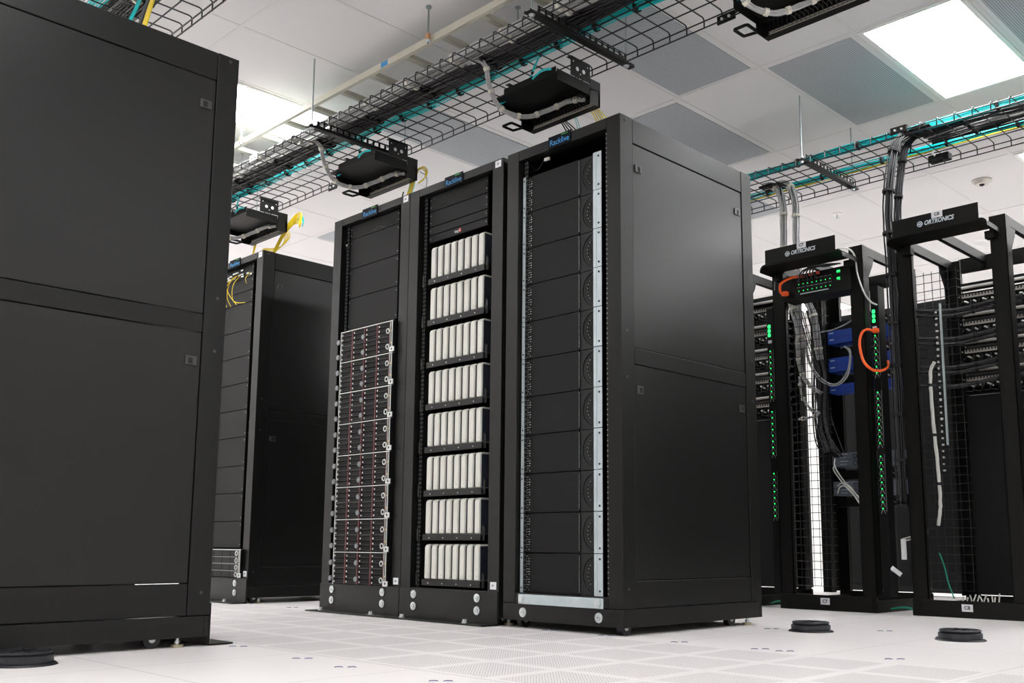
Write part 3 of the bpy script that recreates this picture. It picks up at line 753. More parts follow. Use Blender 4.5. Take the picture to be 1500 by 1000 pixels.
# ------------------------------------------------------------------ hanging patch panel boxes
def tray_panel(xe, label, ylw, cord_lab):
    """panel box under the far edge of the long tray; xe is its right end"""
    xl = xe-.49
    t = thing('tray_patch_bay', label, 'patch panel', (xe, 3.6, 2.74), 'patch panel boxes under the long tray')
    for xx in (xe-.002, xl+.03):
        b = mb('black')
        b.box(xx-.003, xx, 3.555, 3.705, 2.765, 2.868, .0008).box(xx-.03, xx, 3.555, 3.705, 2.868, 2.871)
        b = part(b, 'mounting_bracket', t)
        h = mb('lightframe' if xx > xe-.1 else 'dark')
        for yy in (3.606, 3.655): h.cyl((xx, yy, 2.812), (xx+.0006, yy, 2.812), .0115, 18)
        h.cyl((xx, 3.575, 2.845), (xx+.0006, 3.575, 2.845), .004, 8).cyl((xx, 3.685, 2.845), (xx+.0006, 3.685, 2.845), .004, 8).cyl((xx, 3.63, 2.79), (xx+.0006, 3.63, 2.79), .004, 8)
        part(h, 'hole_plug', b)
    b = mb('dark').box(xl, xe, 3.45, 3.71, 2.737, 2.741).box(xe-.003, xe, 3.45, 3.70, 2.700, 2.760, .0008).box(xl, xl+.003, 3.50, 3.70, 2.700, 2.765)
    b.box(xl+.10, xe-.01, 3.45, 3.453, 2.741, 2.775)
    part(b, 'top_plate', t)
    b = mb('black').box(xe-.003, xe, 3.702, 3.785, 2.655, 2.795, .001).box(xl, xl+.003, 3.680, 3.785, 2.655, 2.755, .001)
    b.box(xl, xe, 3.705, 3.710, 2.705, 2.740)
    part(b, 'end_plate', t)
    b = mb('dark').box(xl, xe, 3.768, 3.782, 2.655, 2.741, .001).box(xl, xe, 3.708, 3.768, 2.737, 2.741).box(xl, xe, 3.742, 3.768, 2.655, 2.659)
    p = part(b, 'panel_frame', t)
    b = mb('portbeige').box(xl+.02, xe-.012, 3.755, 3.768, 2.664, 2.672).box(xl+.02, xe-.012, 3.757, 3.768, 2.680, 2.686)
    part(b, 'port_strip', p)
    part(mb('dark').tube([(xl-.005, 3.60, 2.664), (xl-.060, 3.60, 2.664), (xl-.064, 3.605, 2.664), (xl-.064, 3.675, 2.664), (xl-.060, 3.68, 2.664), (xl-.005, 3.69, 2.664), (xl+.004, 3.68, 2.664), (xl+.004, 3.605, 2.664)], .008, 6, closed=True), 'lacing_loop', t)
    # grey feed bundle looping from the tray into the rear of the panel
    x = xl+.12
    drop([(x-.12, 3.27, 2.89), (x-.04, 3.28, 2.885), (x+.0, 3.30, 2.84), (x-.01, 3.34, 2.74), (x-.005, 3.42, 2.65), (x+.06, 3.53, 2.62), (x+.15, 3.62, 2.66), (x+.24, 3.68, 2.70), (xe-.05, 3.72, 2.70)], 'looping grey cable bundle feeding the ' + cord_lab, strands=12, R=.0135, r=.0032, every=.10, tie_w=.009, tie_r=1.25)
    w = thing('feed_wires', 'fanned grey wires behind the ' + cord_lab, 'cables', (x+.2, 3.7, 2.68), 'fanned wires behind tray panels'); 
    for k in range(14):
        xx = xl+.16+k*.022
        part(mb('dim_cable').tube(spline([(x+.15+k*.014, 3.66, 2.70), (xx+.0, 3.70, 2.705), (xx+.004, 3.735, 2.69), (xx+.004, 3.756, 2.672)], 4), .0015, 4), 'wire', w, smooth=True)
    b = MB().use('dark')
    for k in range(18):
        xx = xl+.03+k*.022
        b.tube(spline([(xx+.05, 3.67, 2.70), (xx+.02, 3.71, 2.70), (xx, 3.752, 2.68)], 3), .0024, 4)
    part(b, 'dark_wires', w)
    drop([(x+.30, 3.45, 2.895), (x+.22, 3.46, 2.86), (x+.12, 3.50, 2.80), (x+.03, 3.50, 2.76), (x-.10, 3.50, 2.735)], 'teal fibre cord dropping to the ' + cord_lab, 'teal', 4, .006, .0024, 'black_tie', .10)
    drop([(x+.03, 3.50, 2.765), (x+.06, 3.49, 2.745), (x+.16, 3.46, 2.752), (x+.26, 3.44, 2.775), (x+.33, 3.45, 2.77)], 'teal fibre cord crossing under the ' + cord_lab, 'teal', 3, .006, .0026, None)
    return t
tray_panel(-3.25, 'black patch panel box hanging above the nearest cabinet', 0, 'panel box above the nearest cabinet')
tray_panel(-4.785, 'black patch panel box hanging above the drive server cabinet', 0, 'panel box above the drive servers')
tray_panel(-6.32, 'black patch panel box above the far left cabinet', 0, 'panel box above the far left cabinet')
tray_panel(-1.745, 'black patch panel box cut by the top edge of the picture', 0, 'panel box cut by the top edge')
def cords(paths, mat, label, r=.0024, name='patch_cables'):
    b = mb(mat)
    for p in paths: b.tube(spline(p, 7), r, 5)
    return solo(b, name, label, 'cables', smooth=True)
def fan(p0, mid, end, n, sp=(.01, 0, 0), s2=(.02, 0, 0), s3=(.02, 0, 0)):
    out = []
    for k in range(n):
        q = k-n/2; out.append([Vector(p)+Vector(s)*q for p, s in zip([p0]+mid+[end], [sp]+[s2]*len(mid)+[s3])])
    return out
# nearest cabinet: black, teal, yellow cords down to the roof
cords(fan((-3.52, 3.79, 2.67), [(-3.45, 3.80, 2.58), (-3.38, 3.78, 2.45)], (-3.33, 3.76, 2.25), 4, s2=(.022, 0, 0), s3=(.012, 0, 0)), 'black_cable', 'black patch cords dropping onto the nearest cabinet', .0035)
cords(fan((-3.43, 3.79, 2.67), [(-3.40, 3.80, 2.55)], (-3.36, 3.76, 2.25), 2), 'teal', 'thin teal cords beside the black ones over the nearest cabinet', .0018)
cords(fan((-3.30, 3.79, 2.67), [(-3.25, 3.80, 2.60), (-3.21, 3.80, 2.5)], (-3.20, 3.78, 2.25), 5, s2=(.016, 0, 0), s3=(.014, 0, 0)), 'yellow', 'yellow patch cords dropping onto the nearest cabinet', .0032)
# drive server cabinet
cords(fan((-4.78, 3.79, 2.73), [(-4.83, 3.80, 2.70), (-4.88, 3.80, 2.60), (-4.93, 3.78, 2.45)], (-4.97, 3.7, 2.25), 7, sp=(.004, 0, .004), s2=(.010, 0, .006), s3=(.014, 0, 0)), 'yellow', 'yellow fibre cords arching down onto the drive server cabinet', .0034)
cords(fan((-4.79, 3.79, 2.73), [(-4.74, 3.79, 2.735), (-4.70, 3.79, 2.70), (-4.71, 3.79, 2.66)], (-4.78, 3.79, 2.64), 4, sp=(.0, 0, .003), s2=(.006, 0, .004), s3=(.0, 0, .002)), 'yellow', 'yellow fibre loop at the end of the second panel box', .0026)
cords([[(-4.78, 3.80, 2.72), (-4.71, 3.80, 2.66), (-4.73, 3.80, 2.57), (-4.82, 3.79, 2.54), (-4.93, 3.79, 2.56)]], 'black_cable', 'single black cord loop at the end of the second panel box', .0024)
cords([[(-4.80, 3.79, 2.70), (-4.84, 3.80, 2.62), (-4.90, 3.78, 2.45), (-4.99, 3.7, 2.25)], [(-4.86, 3.79, 2.68), (-4.93, 3.8, 2.5), (-5.06, 3.7, 2.25)]], 'teal', 'thin teal cords among the yellow ones over the drive server cabinet', .002)
cords([[(-4.93, 3.79, 2.62), (-5.0, 3.78, 2.45), (-5.09, 3.7, 2.25)]], 'black_cable', 'single black cord dropping onto the drive server cabinet', .004)
# far left cabinet: thick yellow loop
cords(fan((-6.20, 3.82, 2.69), [(-6.22, 3.83, 2.755), (-6.31, 3.83, 2.76), (-6.40, 3.80, 2.66), (-6.50, 3.75, 2.45)], (-6.56, 3.7, 2.24), 9, sp=(.003, 0, .003), s2=(.004, 0, .009), s3=(.010, 0, 0)), 'yellow', 'thick yellow fibre loop arching over the far left cabinet', .004)
cords(fan((-6.20, 3.84, 2.69), [(-6.19, 3.84, 2.73), (-6.25, 3.85, 2.77), (-6.39, 3.82, 2.69), (-6.52, 3.75, 2.45)], (-6.60, 3.7, 2.24), 3, sp=(.003, 0, .003), s2=(.004, 0, .006)), 'teal', 'pale teal cords inside the thick yellow loop', .0035)
cords(fan((-6.34, 3.80, 2.66), [(-6.36, 3.81, 2.61), (-6.45, 3.81, 2.57), (-6.56, 3.80, 2.57)], (-6.66, 3.79, 2.60), 7, sp=(.012, 0, 0), s2=(.014, 0, .004), s3=(.006, 0, 0)), 'yellow', 'yellow cord loops hanging under the third panel box', .0026)
cords(fan((-6.78, 3.79, 2.66), [(-6.84, 3.8, 2.56), (-6.9, 3.8, 2.42)], (-6.93, 3.75, 2.24), 4, s2=(.006, 0, 0), s3=(.006, 0, 0)), 'yellow', 'yellow cords dropping beside the huge left cabinet edge', .003)
# cords over the huge left cabinet
cords(fan((-4.36, 1.86, 2.90), [(-4.20, 1.74, 2.85), (-3.95, 1.60, 2.6), (-3.86, 1.52, 2.42)], (-3.80, 1.45, 2.25), 3, s3=(.03, 0, 0)), 'teal', 'teal cords dropping onto the huge left cabinet', .0035)
cords(fan((-4.24, 1.86, 2.90), [(-4.10, 1.76, 2.85), (-3.84, 1.62, 2.6), (-3.70, 1.54, 2.42)], (-3.62, 1.48, 2.25), 4, s2=(.012, 0, 0), s3=(.016, 0, 0)), 'yellow', 'yellow cords dropping onto the huge left cabinet', .0045)
cords(fan((-4.30, 1.86, 2.90), [(-4.15, 1.76, 2.85), (-3.90, 1.62, 2.6), (-3.76, 1.54, 2.42)], (-3.68, 1.48, 2.25), 3, s2=(.010, 0, 0)), 'black_cable', 'black cords between teal and yellow ones on the huge left cabinet', .0055)
# small bracket on the roof between cabinets
solo(mb('white').box(-3.33, -3.25, 3.28, 3.33, 2.247, 2.262, .002).box(-3.30, -3.27, 3.29, 3.32, 2.262, 2.272, .002), 'roof_clip', 'small pale clip on the roof at the left end of the nearest cabinet', 'clip')

# ------------------------------------------------------------------ open relay racks
def relay_rack(x0, label, card, header=True, W=.61, y0=5.45, D=.74):
    x1 = x0+W; y1 = y0+D; T = 2.152
    t = thing('relay_rack', label, 'open rack', ((x0+x1)/2, y0, 0), 'black open relay racks')
    for xa, s in ((x0, 1), (x1, -1)):
        for ya, q in ((y0, 1), (y1, -1)):
            b = mb('rail_c'); w = .085
            b.box(min(xa, xa+s*w), max(xa, xa+s*w), min(ya, ya+q*.006), max(ya, ya+q*.006), .085, T)
            b.use('relay').box(min(xa, xa+s*.006), max(xa, xa+s*.006), min(ya, ya+q*.075), max(ya, ya+q*.075), .085, T, .001)
            b.box(min(xa+s*(w-.004), xa+s*w), max(xa+s*(w-.004), xa+s*w), min(ya, ya+q*.03), max(ya, ya+q*.03), .085, T)
            part(b, 'post', t)
    for xa in (x0+.002, x1-.030, x0+.22):
        b = mb('relay').box(xa, xa+.028, y0+.006, y1-.006, T-.055, T, .001)
        part(b, 'top_beam', t)
    for xa in (x0+.004, x1-.008):
        part(MB().use('relay').poly([(xa, y0+.07, T-.05), (xa, y0+.16, T-.05), (xa, y0+.14, T-.10), (xa, y0+.07, T-.20)], (.004, 0, 0)), 'gusset', t)
        part(MB().use('relay').poly([(xa, y1-.07, T-.05), (xa, y1-.16, T-.05), (xa, y1-.14, T-.10), (xa, y1-.07, T-.20)], (.004, 0, 0)), 'gusset', t)
    b = mb('relay').box(x0+.09, x1-.09, y1-.03, y1, T-.09, T-.0, .001)
    part(b, 'rear_beam', t)
    b = mb('relay').box(x0-.004, x1+.004, y0-.012, y0+.004, .0, .088, .002).box(x0-.004, x1+.004, y1-.004, y1+.012, 0, .088, .002)
    b.box(x0, x0+.08, y0+.004, y1-.004, 0, .06).box(x1-.08, x1, y0+.004, y1-.004, 0, .06)
    for xx in (x0+.03, x1-.03): b.use('dark').cyl((xx, y0-.012, .07), (xx, y0-.02, .07), .010, 8).cyl((xx, y0-.012, .03), (xx, y0-.02, .03), .010, 8)
    b = part(b, 'base', t)
    if card: o = part(mb('label').box((x0+x1)/2-.040, (x0+x1)/2+.018, y0-.0145, y0-.0125, .034, .072), 'rack_label', b)
    if card: text(o, 'lettering', card, ((x0+x1)/2-.011, y0-.0152, .053), .026, 'ink', bold=.0006)
    if header:
        xa, xb = x0+.075, x0+.545; yh = y0-.2
        h = mb('relay').box(xa, xb, yh-.003, yh, 2.088, 2.180, .0008)
        h = part(h, 'header_plate', t)
        # flared trough: a plate rolled down at both ends
        b = MB().use('relay'); prof = []
        for i in range(9):
            a = i/8*PI/2; prof.append((xa-.005-.035*math.sin(a), 2.093-.035*(1-math.cos(a))))
        prof = prof[::-1]
        top = prof+[(2*((xa+xb)/2)-p[0], p[1]) for p in prof[::-1]]
        bot = [(p[0], p[1]-.012) for p in top[::-1]]
        b.poly([(p[0], yh, p[1]) for p in top+bot], (0, .19, 0))
        b.box(xa-.03, xa+.03, yh+.15, yh+.198, 2.02, 2.06).box(xb-.03, xb+.02, yh+.15, yh+.198, 2.02, 2.06)
        part(b, 'cable_trough', t)
        cx = (xa+xb)/2
        text(h, 'lettering', 'ORTRONICS', (cx+.024, yh-.0036, 2.128), .034, 'white_ink', width=.162, font_shear=.25, bold=.0010)
        l = mb('white_ink').torus((cx-.079, yh-.004, 2.128), .014, .0022, 'y', 18, 5).torus((cx-.079, yh-.004, 2.128), .006, .0022, 'y', 12, 5)
        l.box(cx-.093, cx-.065, yh-.0045, yh-.003, 2.1265, 2.1295)
        part(l, 'emblem', h)
        o = part(mb('label').box(cx-.012, cx+.048, yh-.0075, yh-.0060, 2.144, 2.182), 'rack_label', h)
        text(o, 'lettering', card, (cx+.018, yh-.0080, 2.163), .024, 'ink', bold=.0006)
    return t
C7 = relay_rack(-3.245, 'open black relay rack labelled C7 with lit power unit on top', 'C7')
C8 = relay_rack(-2.425, 'open black relay rack labelled C8 at right edge, full of patch panels', 'C8')
C6 = relay_rack(-4.065, 'open black relay rack mostly hidden behind the nearest cabinet', '', header=False)

def zstrip(x0, x1, y, z, h, label, group, mat='portbeige', name='patch_bay'):
    t = thing(name, label, 'patch panel', ((x0+x1)/2, y, z), group)
    part(mb('dark').box(x0, x1, y, y+.05, z, z+h), 'body', t)
    return t
def patch_group(x0, x1, y, z, lab, where):
    g1 = 'patch panels in ' + where
    t = zstrip(x0, x1, y, z, .042, 'patch panel with beige port row, %s in %s' % (lab, where), g1)
    part(mb('portbeige').box(x0+.01, x1-.005, y-.004, y, z+.008, z+.030), 'port_row', t)
    n = 22; w = (x1-x0-.03)/n; p = mb('ink')
    for k in range(n): p.box(x0+.015+k*w, x0+.015+k*w+w*.55, y-.005, y-.003, z+.018, z+.031)
    part(p, 'ports', t)
    for s in (x0-.005, x1): part(mb('silver').cyl((s, y, z+.02), (s, y-.004, z+.02), .0045, 8), 'screw', t)
    t = zstrip(x0, x1, y, z+.062, .04, 'thin patch panel, %s in %s' % (lab, where), g1)
    part(mb('lightframe').box(x0+.01, x1-.005, y-.003, y, z+.074, z+.084).use('portbeige').box(x0+.01, x1-.005, y-.003, y, z+.066, z+.072), 'port_row', t)
    t = thing('cable_organiser', 'dark cable organiser with pale cable loops, %s in %s' % (lab, where), 'cable organiser', (x0, y, z-.07), 'cable organisers in ' + where)
    b = mb('dark').box(x0, x1, y+.01, y+.03, z-.065, z-.002)
    for k in range(5): b.box(x0+.01+k*(x1-x0-.03)/4, x0+.018+k*(x1-x0-.03)/4, y-.05, y+.01, z-.062, z-.01)
    part(b, 'rings', t)
    b = mb('white_cable')
    for k in range(8):
        xx = x0+.03+k*(x1-x0-.07)/7; hh = .006*random.random()
        b.tube(spline([(xx, y-.01, z-.014), (xx+.012, y-.04, z-.018-hh), (xx+.024, y-.045, z-.024-hh), (xx+.034, y-.02, z-.034)], 4), .0058, 5)
    part(b, 'pale_cables', t)
    b = mb('black_cable')
    for k in range(9):
        xx = x0+.02+k*(x1-x0-.05)/8
        b.tube(spline([(xx, y-.02, z-.012), (xx+.01, y-.05, z-.03), (xx-.01, y-.04, z-.05), (xx+.03, y-.02, z-.06)], 4), .0042, 5)
    part(b, 'dark_cables', t)
yb = 6.10
for k in range(4):
    patch_group(-2.325, -1.88, yb, 1.875-k*.172, ('topmost', 'second', 'third', 'lowest')[k], 'rack C8')
for k in range(5):
    patch_group(-3.99, -3.53, yb, 2.02-k*.172, ('topmost', 'second', 'third', 'fourth', 'lowest')[k], 'the rack left of C7')
# rear blank doors behind the racks' lower halves
def backpanel(x0, x1, y, z0, z1, label):
    t = thing('rack_backplate', label, 'panel', ((x0+x1)/2, y, z0), 'dark back panels')
    part(mb('blank').box(x0, x1, y, y+.004, z0, z1), 'plate', t)
    part(mb('silver').box(x0+.02, x1-.02, y-.001, y, z1-.05, z1-.048), 'edge_strip', t)
backpanel(-2.33, -1.88, 6.11, .10, 1.33, 'plain dark grey back panel below the patch panels of rack C8')
backpanel(-3.96, -3.53, 6.11, .10, 1.30, 'dark back panel low in the rack left of C7')

# C7: horizontal power unit with display
t = thing('power_unit', 'black power unit with green digits and lights under the C7 header', 'power distribution unit', (-2.94, 5.43, 1.87))
part(mb('dark').box(-3.155, -2.70, 5.415, 5.56, 1.885, 2.035, .001), 'housing', t)
for k in range(8):
    for r in range(2):
        x = -3.05+k*.030; z = 1.978+r*(-.042)+.000
        o = part(mb('shadow').box(x, x+.024, 5.412, 5.415, z-.012, z+.016), 'outlet', t)
        part(mb('silver').box(x, x+.024, 5.411, 5.4125, z+.0165, z+.0175).use('green_led').cyl((x+.013, 5.4135, z-.006), (x+.013, 5.4105, z-.006), .0023, 8), 'indicator', o)
text(t, 'display', '88', (-2.772, 5.413, 2.005), .022, 'green_led', bold=.001)
text(t, 'display', '81', (-2.772, 5.413, 1.962), .022, 'green_led', bold=.001)
part(mb('galv').box(-3.03, -2.84, 5.4125, 5.4145, 1.908, 1.914), 'label_strip', t)
cords([[(-3.02, 5.41, 2.02), (-3.07, 5.38, 2.015), (-3.13, 5.36, 1.985), (-3.145, 5.38, 1.935), (-3.12, 5.41, 1.925)]], 'orange', 'orange power cord looping at left of the C7 power unit', .009, 'power_cable')
cords(fan((-2.96, 5.41, 1.99), [(-2.94, 5.36, 2.03), (-2.87, 5.36, 2.05)], (-2.80, 5.44, 2.06), 5, sp=(.03, 0, 0), s2=(.02, 0, .0)), 'black_cable', 'black power cords rising from the C7 power unit', .005, 'power_cable')
b = MB().use('redbox')
for k in range(3): b.box(-3.01+k*.05, -2.992+k*.05, 5.395, 5.41, 2.008+k*.003, 2.022+k*.003)
solo(b, 'cord_plugs', 'small red cord plugs at the top of the C7 power unit', 'plug')
# blue and grey boxes at the rear of C7
def rear_box(z0, z1, mat, label, cat, group, marks):
    x0, x1, y = -3.185, -2.70, 6.03
    t = thing('cassette_box' if mat == 'bluebox' else 'fuse_box', label, cat, ((x0+x1)/2, y, z0), group)
    part(mb(mat).box(x0, x1, y, y+.12, z0, z1, .002).use('ink').box(x0, x1, y-.0008, y, (z0+z1)/2-.001, (z0+z1)/2+.001), 'housing', t)
    if marks == 'b':
        m = mb('white_ink')
        for zc in ((z0+(z1-z0)*.25), (z0+(z1-z0)*.75)):
            for k in range(3): m.box(x0+.014+k*.011, x0+.022+k*.011, y-.001, y, zc+.002, zc+.010)
        part(m, 'markings', t)
    else:
        m = MB()
        for zc in ((z0+(z1-z0)*.25), (z0+(z1-z0)*.75)):
            m.use('ink').torus((x0+.16, y-.002, zc), .014, .0025, 'y', 16, 5).cyl((x0+.235, y, zc), (x0+.235, y-.004, zc), .017, 16)
            m.use('white_ink').box(x0+.055, x0+.11, y-.001, y, zc+.012, zc+.015).box(x0+.055, x0+.10, y-.001, y, zc-.008, zc-.006)
        part(m, 'knobs', t)
    return t
g = 'blue cassette boxes in rack C7'
rear_box(1.705, 1.795, 'bluebox', 'blue box in the rear of rack C7, topmost of three', 'cassette box', g, 'b')
rear_box(1.515, 1.610, 'bluebox', 'blue box in the rear of rack C7, middle of three', 'cassette box', g, 'b')
rear_box(1.375, 1.432, 'bluebox', 'blue box in the rear of rack C7, lowest and thinnest', 'cassette box', g, 'b')
g = 'grey fuse boxes in rack C7'
rear_box(.885, .975, 'graybox', 'grey box with round knobs in rack C7, upper of two', 'fuse box', g, 'g')
rear_box(.700, .790, 'graybox', 'grey box with round knobs in rack C7, lower of two', 'fuse box', g, 'g')
for k, z in enumerate((1.83, 1.645, 1.46, .835, .655)):
    t = thing('cable_organiser', 'dark organiser with pale loops between the C7 boxes, ' + ORD[k], 'cable organiser', (-2.9, 6.08, z), 'cable organisers in rack C7')
    part(mb('dark').box(-3.18, -2.70, 6.07, 6.11, z-.03, z+.03), 'rings', t)
    b = mb('white_cable' if k < 3 else 'grey_cable')
    for q in range(6):
        xx = -2.99+q*.045; b.tube(spline([(xx, 6.06, z+.012), (xx+.012, 6.03, z+.012), (xx+.026, 6.03, z+.004), (xx+.034, 6.05, z-.008)], 4), .004 if k < 3 else .002, 5)
    part(b, 'pale_cables', t)
cords([[(-3.16, 6.02, .94), (-3.13, 5.96, .88), (-3.03, 5.90, .77), (-2.93, 5.86, .68), (-2.84, 5.80, .58)], [(-3.16, 6.02, .895), (-3.14, 5.96, .86), (-3.04, 5.90, .76), (-2.94, 5.86, .67), (-2.85, 5.80, .575)],
       [(-3.15, 6.02, .76), (-3.09, 5.97, .775), (-3.0, 5.90, .745), (-2.92, 5.86, .66), (-2.83, 5.80, .57)], [(-3.15, 6.02, .715), (-3.10, 5.97, .755), (-3.01, 5.90, .74), (-2.93, 5.86, .65), (-2.84, 5.8, .565)]],
      'white_cable', 'white cables gathered in front of the grey boxes in C7', .0045)
cords([[(-2.72, 6.0, .42), (-2.62, 5.95, .44), (-2.52, 5.9, .47)], [(-2.72, 6.0, .405), (-2.62, 5.95, .425), (-2.52, 5.9, .455)]], 'white_cable', 'short pair of white cables low between C7 and C8', .0045)
# white cable over C7's front right post; and a thin one left
cords([[(-2.74, 5.35, 2.13), (-2.70, 5.42, 2.13), (-2.675, 5.44, 2.08), (-2.665, 5.44, 1.98), (-2.63, 5.44, 1.86), (-2.60, 5.46, 1.80), (-2.575, 5.49, 1.78)]], 'white_cable', 'pale cable curving down over the right post of C7', .0055)
cords([[(-3.19, 5.40, 2.05), (-3.23, 5.45, 1.98), (-3.27, 5.55, 1.90), (-3.31, 5.58, 1.78), (-3.33, 5.6, 1.70), (-3.30, 5.6, 1.68)]], 'grey_cable', 'thin pale cable hanging left of the C7 left post', .003)
cords([[(-3.32, 6.0, 1.72), (-3.24, 5.98, 1.78), (-3.1, 5.97, 1.79), (-2.98, 5.97, 1.83), (-2.90, 5.97, 1.90)], [(-3.30, 5.95, 1.75), (-3.28, 5.95, 1.6), (-3.2, 5.95, 1.47), (-3.1, 5.95, 1.42), (-3.02, 5.95, 1.48), (-2.99, 5.95, 1.6), (-3.02, 5.95, 1.66)],
       [(-3.31, 5.95, 1.75), (-3.29, 5.95, 1.6), (-3.21, 5.95, 1.46), (-3.1, 5.95, 1.41), (-3.01, 5.95, 1.47), (-2.985, 5.95, 1.62), (-3.03, 5.95, 1.66)]], 'grey_cable', 'grey cables looping inside the upper half of C7', .005)
drop([(-3.36, 5.95, 1.80), (-3.36, 5.95, 1.62), (-3.33, 5.95, 1.50), (-3.27, 5.95, 1.42), (-3.20, 5.95, 1.37)], 'grey bundle with ties bending right inside C7', every=.1, R=.016, r=.004, strands=9)
drop([(-3.36, 5.95, 1.50), (-3.34, 5.95, 1.36), (-3.28, 5.95, 1.27), (-3.22, 5.95, 1.24), (-3.30, 5.97, 1.22), (-3.40, 6.0, 1.22)], 'grey bundle hooking back left inside C7', every=.1, R=.013, r=.004, strands=7)
b = MB().use('dark')
for k in range(22):
    x = -3.31+.10*random.random(); y = 6.02+.05*random.random()
    b.tube(spline([(x, y, 2.05), (x+.02*random.uniform(-1, 1), y, 1.7), (x+.03*random.uniform(-1, 1), y, 1.3), (x+.04*random.random(), y, 1.0+.15*random.random()), (x+.1, y, .95)], 5), .0045, 5)
solo(b, 'hanging_cables', 'mass of dark cables hanging at the left inside C7', 'cables', smooth=True)
b = MB().use('dim_cable')
for k in range(6):
    x = -3.33+.09*random.random()
    b.tube(spline([(x-.05, 5.98, 1.95), (x, 5.98, 1.75), (x+.06, 5.98, 1.5), (x+.05, 5.98, 1.2), (x+.10, 5.99, .98)], 5), .0035, 5)
solo(b, 'hanging_cables', 'several pale grey cables hanging at the left inside C7', 'cables', smooth=True)

# vertical power strips between racks
def power_strip(x, y, z0, z1, label, banks, disp):
    t = thing('power_strip', label, 'power strip', (x, y, z0), 'vertical power strips')
    part(mb('dark').box(x, x+.05, y, y+.085, z0, z1, .001), 'housing', t)
    for (za, n, dz) in banks:
        part(mb('silver').box(x+.043, x+.0445, y-.001, y, za-n*dz+.02, za+.012), 'bank_outline', t)
        for k in range(n):
            z = za-k*dz
            o = part(mb('shadow').box(x+.010, x+.038, y-.0015, y, z-.030, z-.006), 'outlet', t)
            part(mb('silver').poly([(x+.010, y-.002, z-.030), (x+.017, y-.002, z-.008), (x+.030, y-.002, z-.008), (x+.038, y-.002, z-.030), (x+.036, y-.002, z-.030), (x+.029, y-.002, z-.010), (x+.018, y-.002, z-.010), (x+.012, y-.002, z-.030)], (0, .0008, 0)).use('green_led').cyl((x+.022, y-.0008, z), (x+.022, y-.004, z), .0036, 8), 'indicator', o)
    if disp:
        for k in range(3): text(t, 'display', '8', (x+.018, y-.001, disp-k*.028), .030, 'green_led', width=.020, bold=.0012)
        part(mb('label').box(x+.008, x+.034, y-.001, y, disp-.108, disp-.088), 'strip_label', t)
    return t
power_strip(-2.622, 5.50, .09, 1.90, 'vertical power strip with green digits and orange cord, right of C7', [(1.60, 7, .037), (1.262, 9, .037), (.888, 9, .0375)], 1.745)
power_strip(-3.325, 5.50, .09, 1.88, 'vertical power strip with green lights, left of C7', [(1.60, 9, .037), (1.21, 8, .0375), (.82, 8, .0375)], 1.76)
cords([[(-2.60, 5.485, 1.625), (-2.63, 5.46, 1.635), (-2.655, 5.44, 1.61), (-2.665, 5.43, 1.54), (-2.64, 5.42, 1.44), (-2.59, 5.42, 1.385), (-2.54, 5.43, 1.375), (-2.515, 5.47, 1.40), (-2.53, 5.5, 1.44)]], 'orange', 'orange power cord looping from strip between C7 and C8', .0085, 'power_cable')
solo(mb('orange').box(-2.605, -2.570, 5.47, 5.498, 1.612, 1.640, .004), 'cord_plug', 'orange plug under the white strip label between racks', 'plug')
solo(mb('orange').box(-3.145, -3.105, 5.38, 5.413, 1.912, 1.94, .005), 'cord_plug', 'orange plug at the lower left of the C7 power unit', 'plug')
solo(mb('label').box(-2.505, -2.475, 5.50, 5.503, .30, .415), 'paper_tag', 'tall white paper tag low between C7 and C8', 'tag')
solo(mb('label').poly([(-2.56, 5.50, .265), (-2.575, 5.50, .245), (-2.52, 5.50, .205), (-2.505, 5.50, .225)], (0, .002, 0)), 'paper_tag', 'tilted white paper tag below the tall tag', 'tag')
solo(mb('label').poly([(-3.345, 5.62, .13), (-3.32, 5.62, .125), (-3.33, 5.62, .245), (-3.348, 5.62, .245)], (0, .002, 0)), 'paper_tag', 'white paper tag beside the lower left corner of C7', 'tag')

# mesh cable managers
def mesh_manager(x0, x1, y, z0, z1, label):
    b = mb('wire')
    n = int((z1-z0)/.052)
    for i in range(n+1):
        z = z0+i*.052; b.tube([(x0, y+.06, z), (x0, y, z), (x1, y, z), (x1, y+.06, z)], .0022, 4)
    m = int((x1-x0)/.045)
    for i in range(m+1):
        x = x0+(x1-x0)*i/m; b.tube([(x, y, z0), (x, y, z1)], .0022, 4)
    solo(b, 'mesh_cable_manager', label, 'cable manager', 'wire mesh cable managers')
mesh_manager(-3.42, -3.15, 5.93, .12, 2.05, 'vertical wire mesh manager inside the left of C7')
mesh_manager(-2.60, -2.30, 5.99, .12, 2.06, 'vertical wire mesh manager between C7 and C8')
solo(mb('black').box(-3.265, -3.205, 6.0, 6.06, .08, 2.05), 'rear_upright', 'dark rear upright behind the C7 mesh manager', 'upright')
# black horizontal bundles wrapping from mesh manager into C8
for k, z in enumerate((1.80, 1.625, 1.45, 1.335)):
    for q in range(2 if k < 3 else 1):
        zz = z-q*.032
        drop([(-2.56, 5.80, zz), (-2.45, 5.90, zz-.008), (-2.34, 5.97, zz-.01), (-2.25, 6.0, zz+.0), (-2.10, 6.02, zz+.02), (-1.95, 6.04, zz+.03)], 'black cable bundle entering C8 sideways, level %s, %s' % (('top', 'second', 'third', 'lowest')[k], ('upper', 'lower')[q]), 'black_cable', 6, .013, .0045, 'black_tie', .10, n=4)
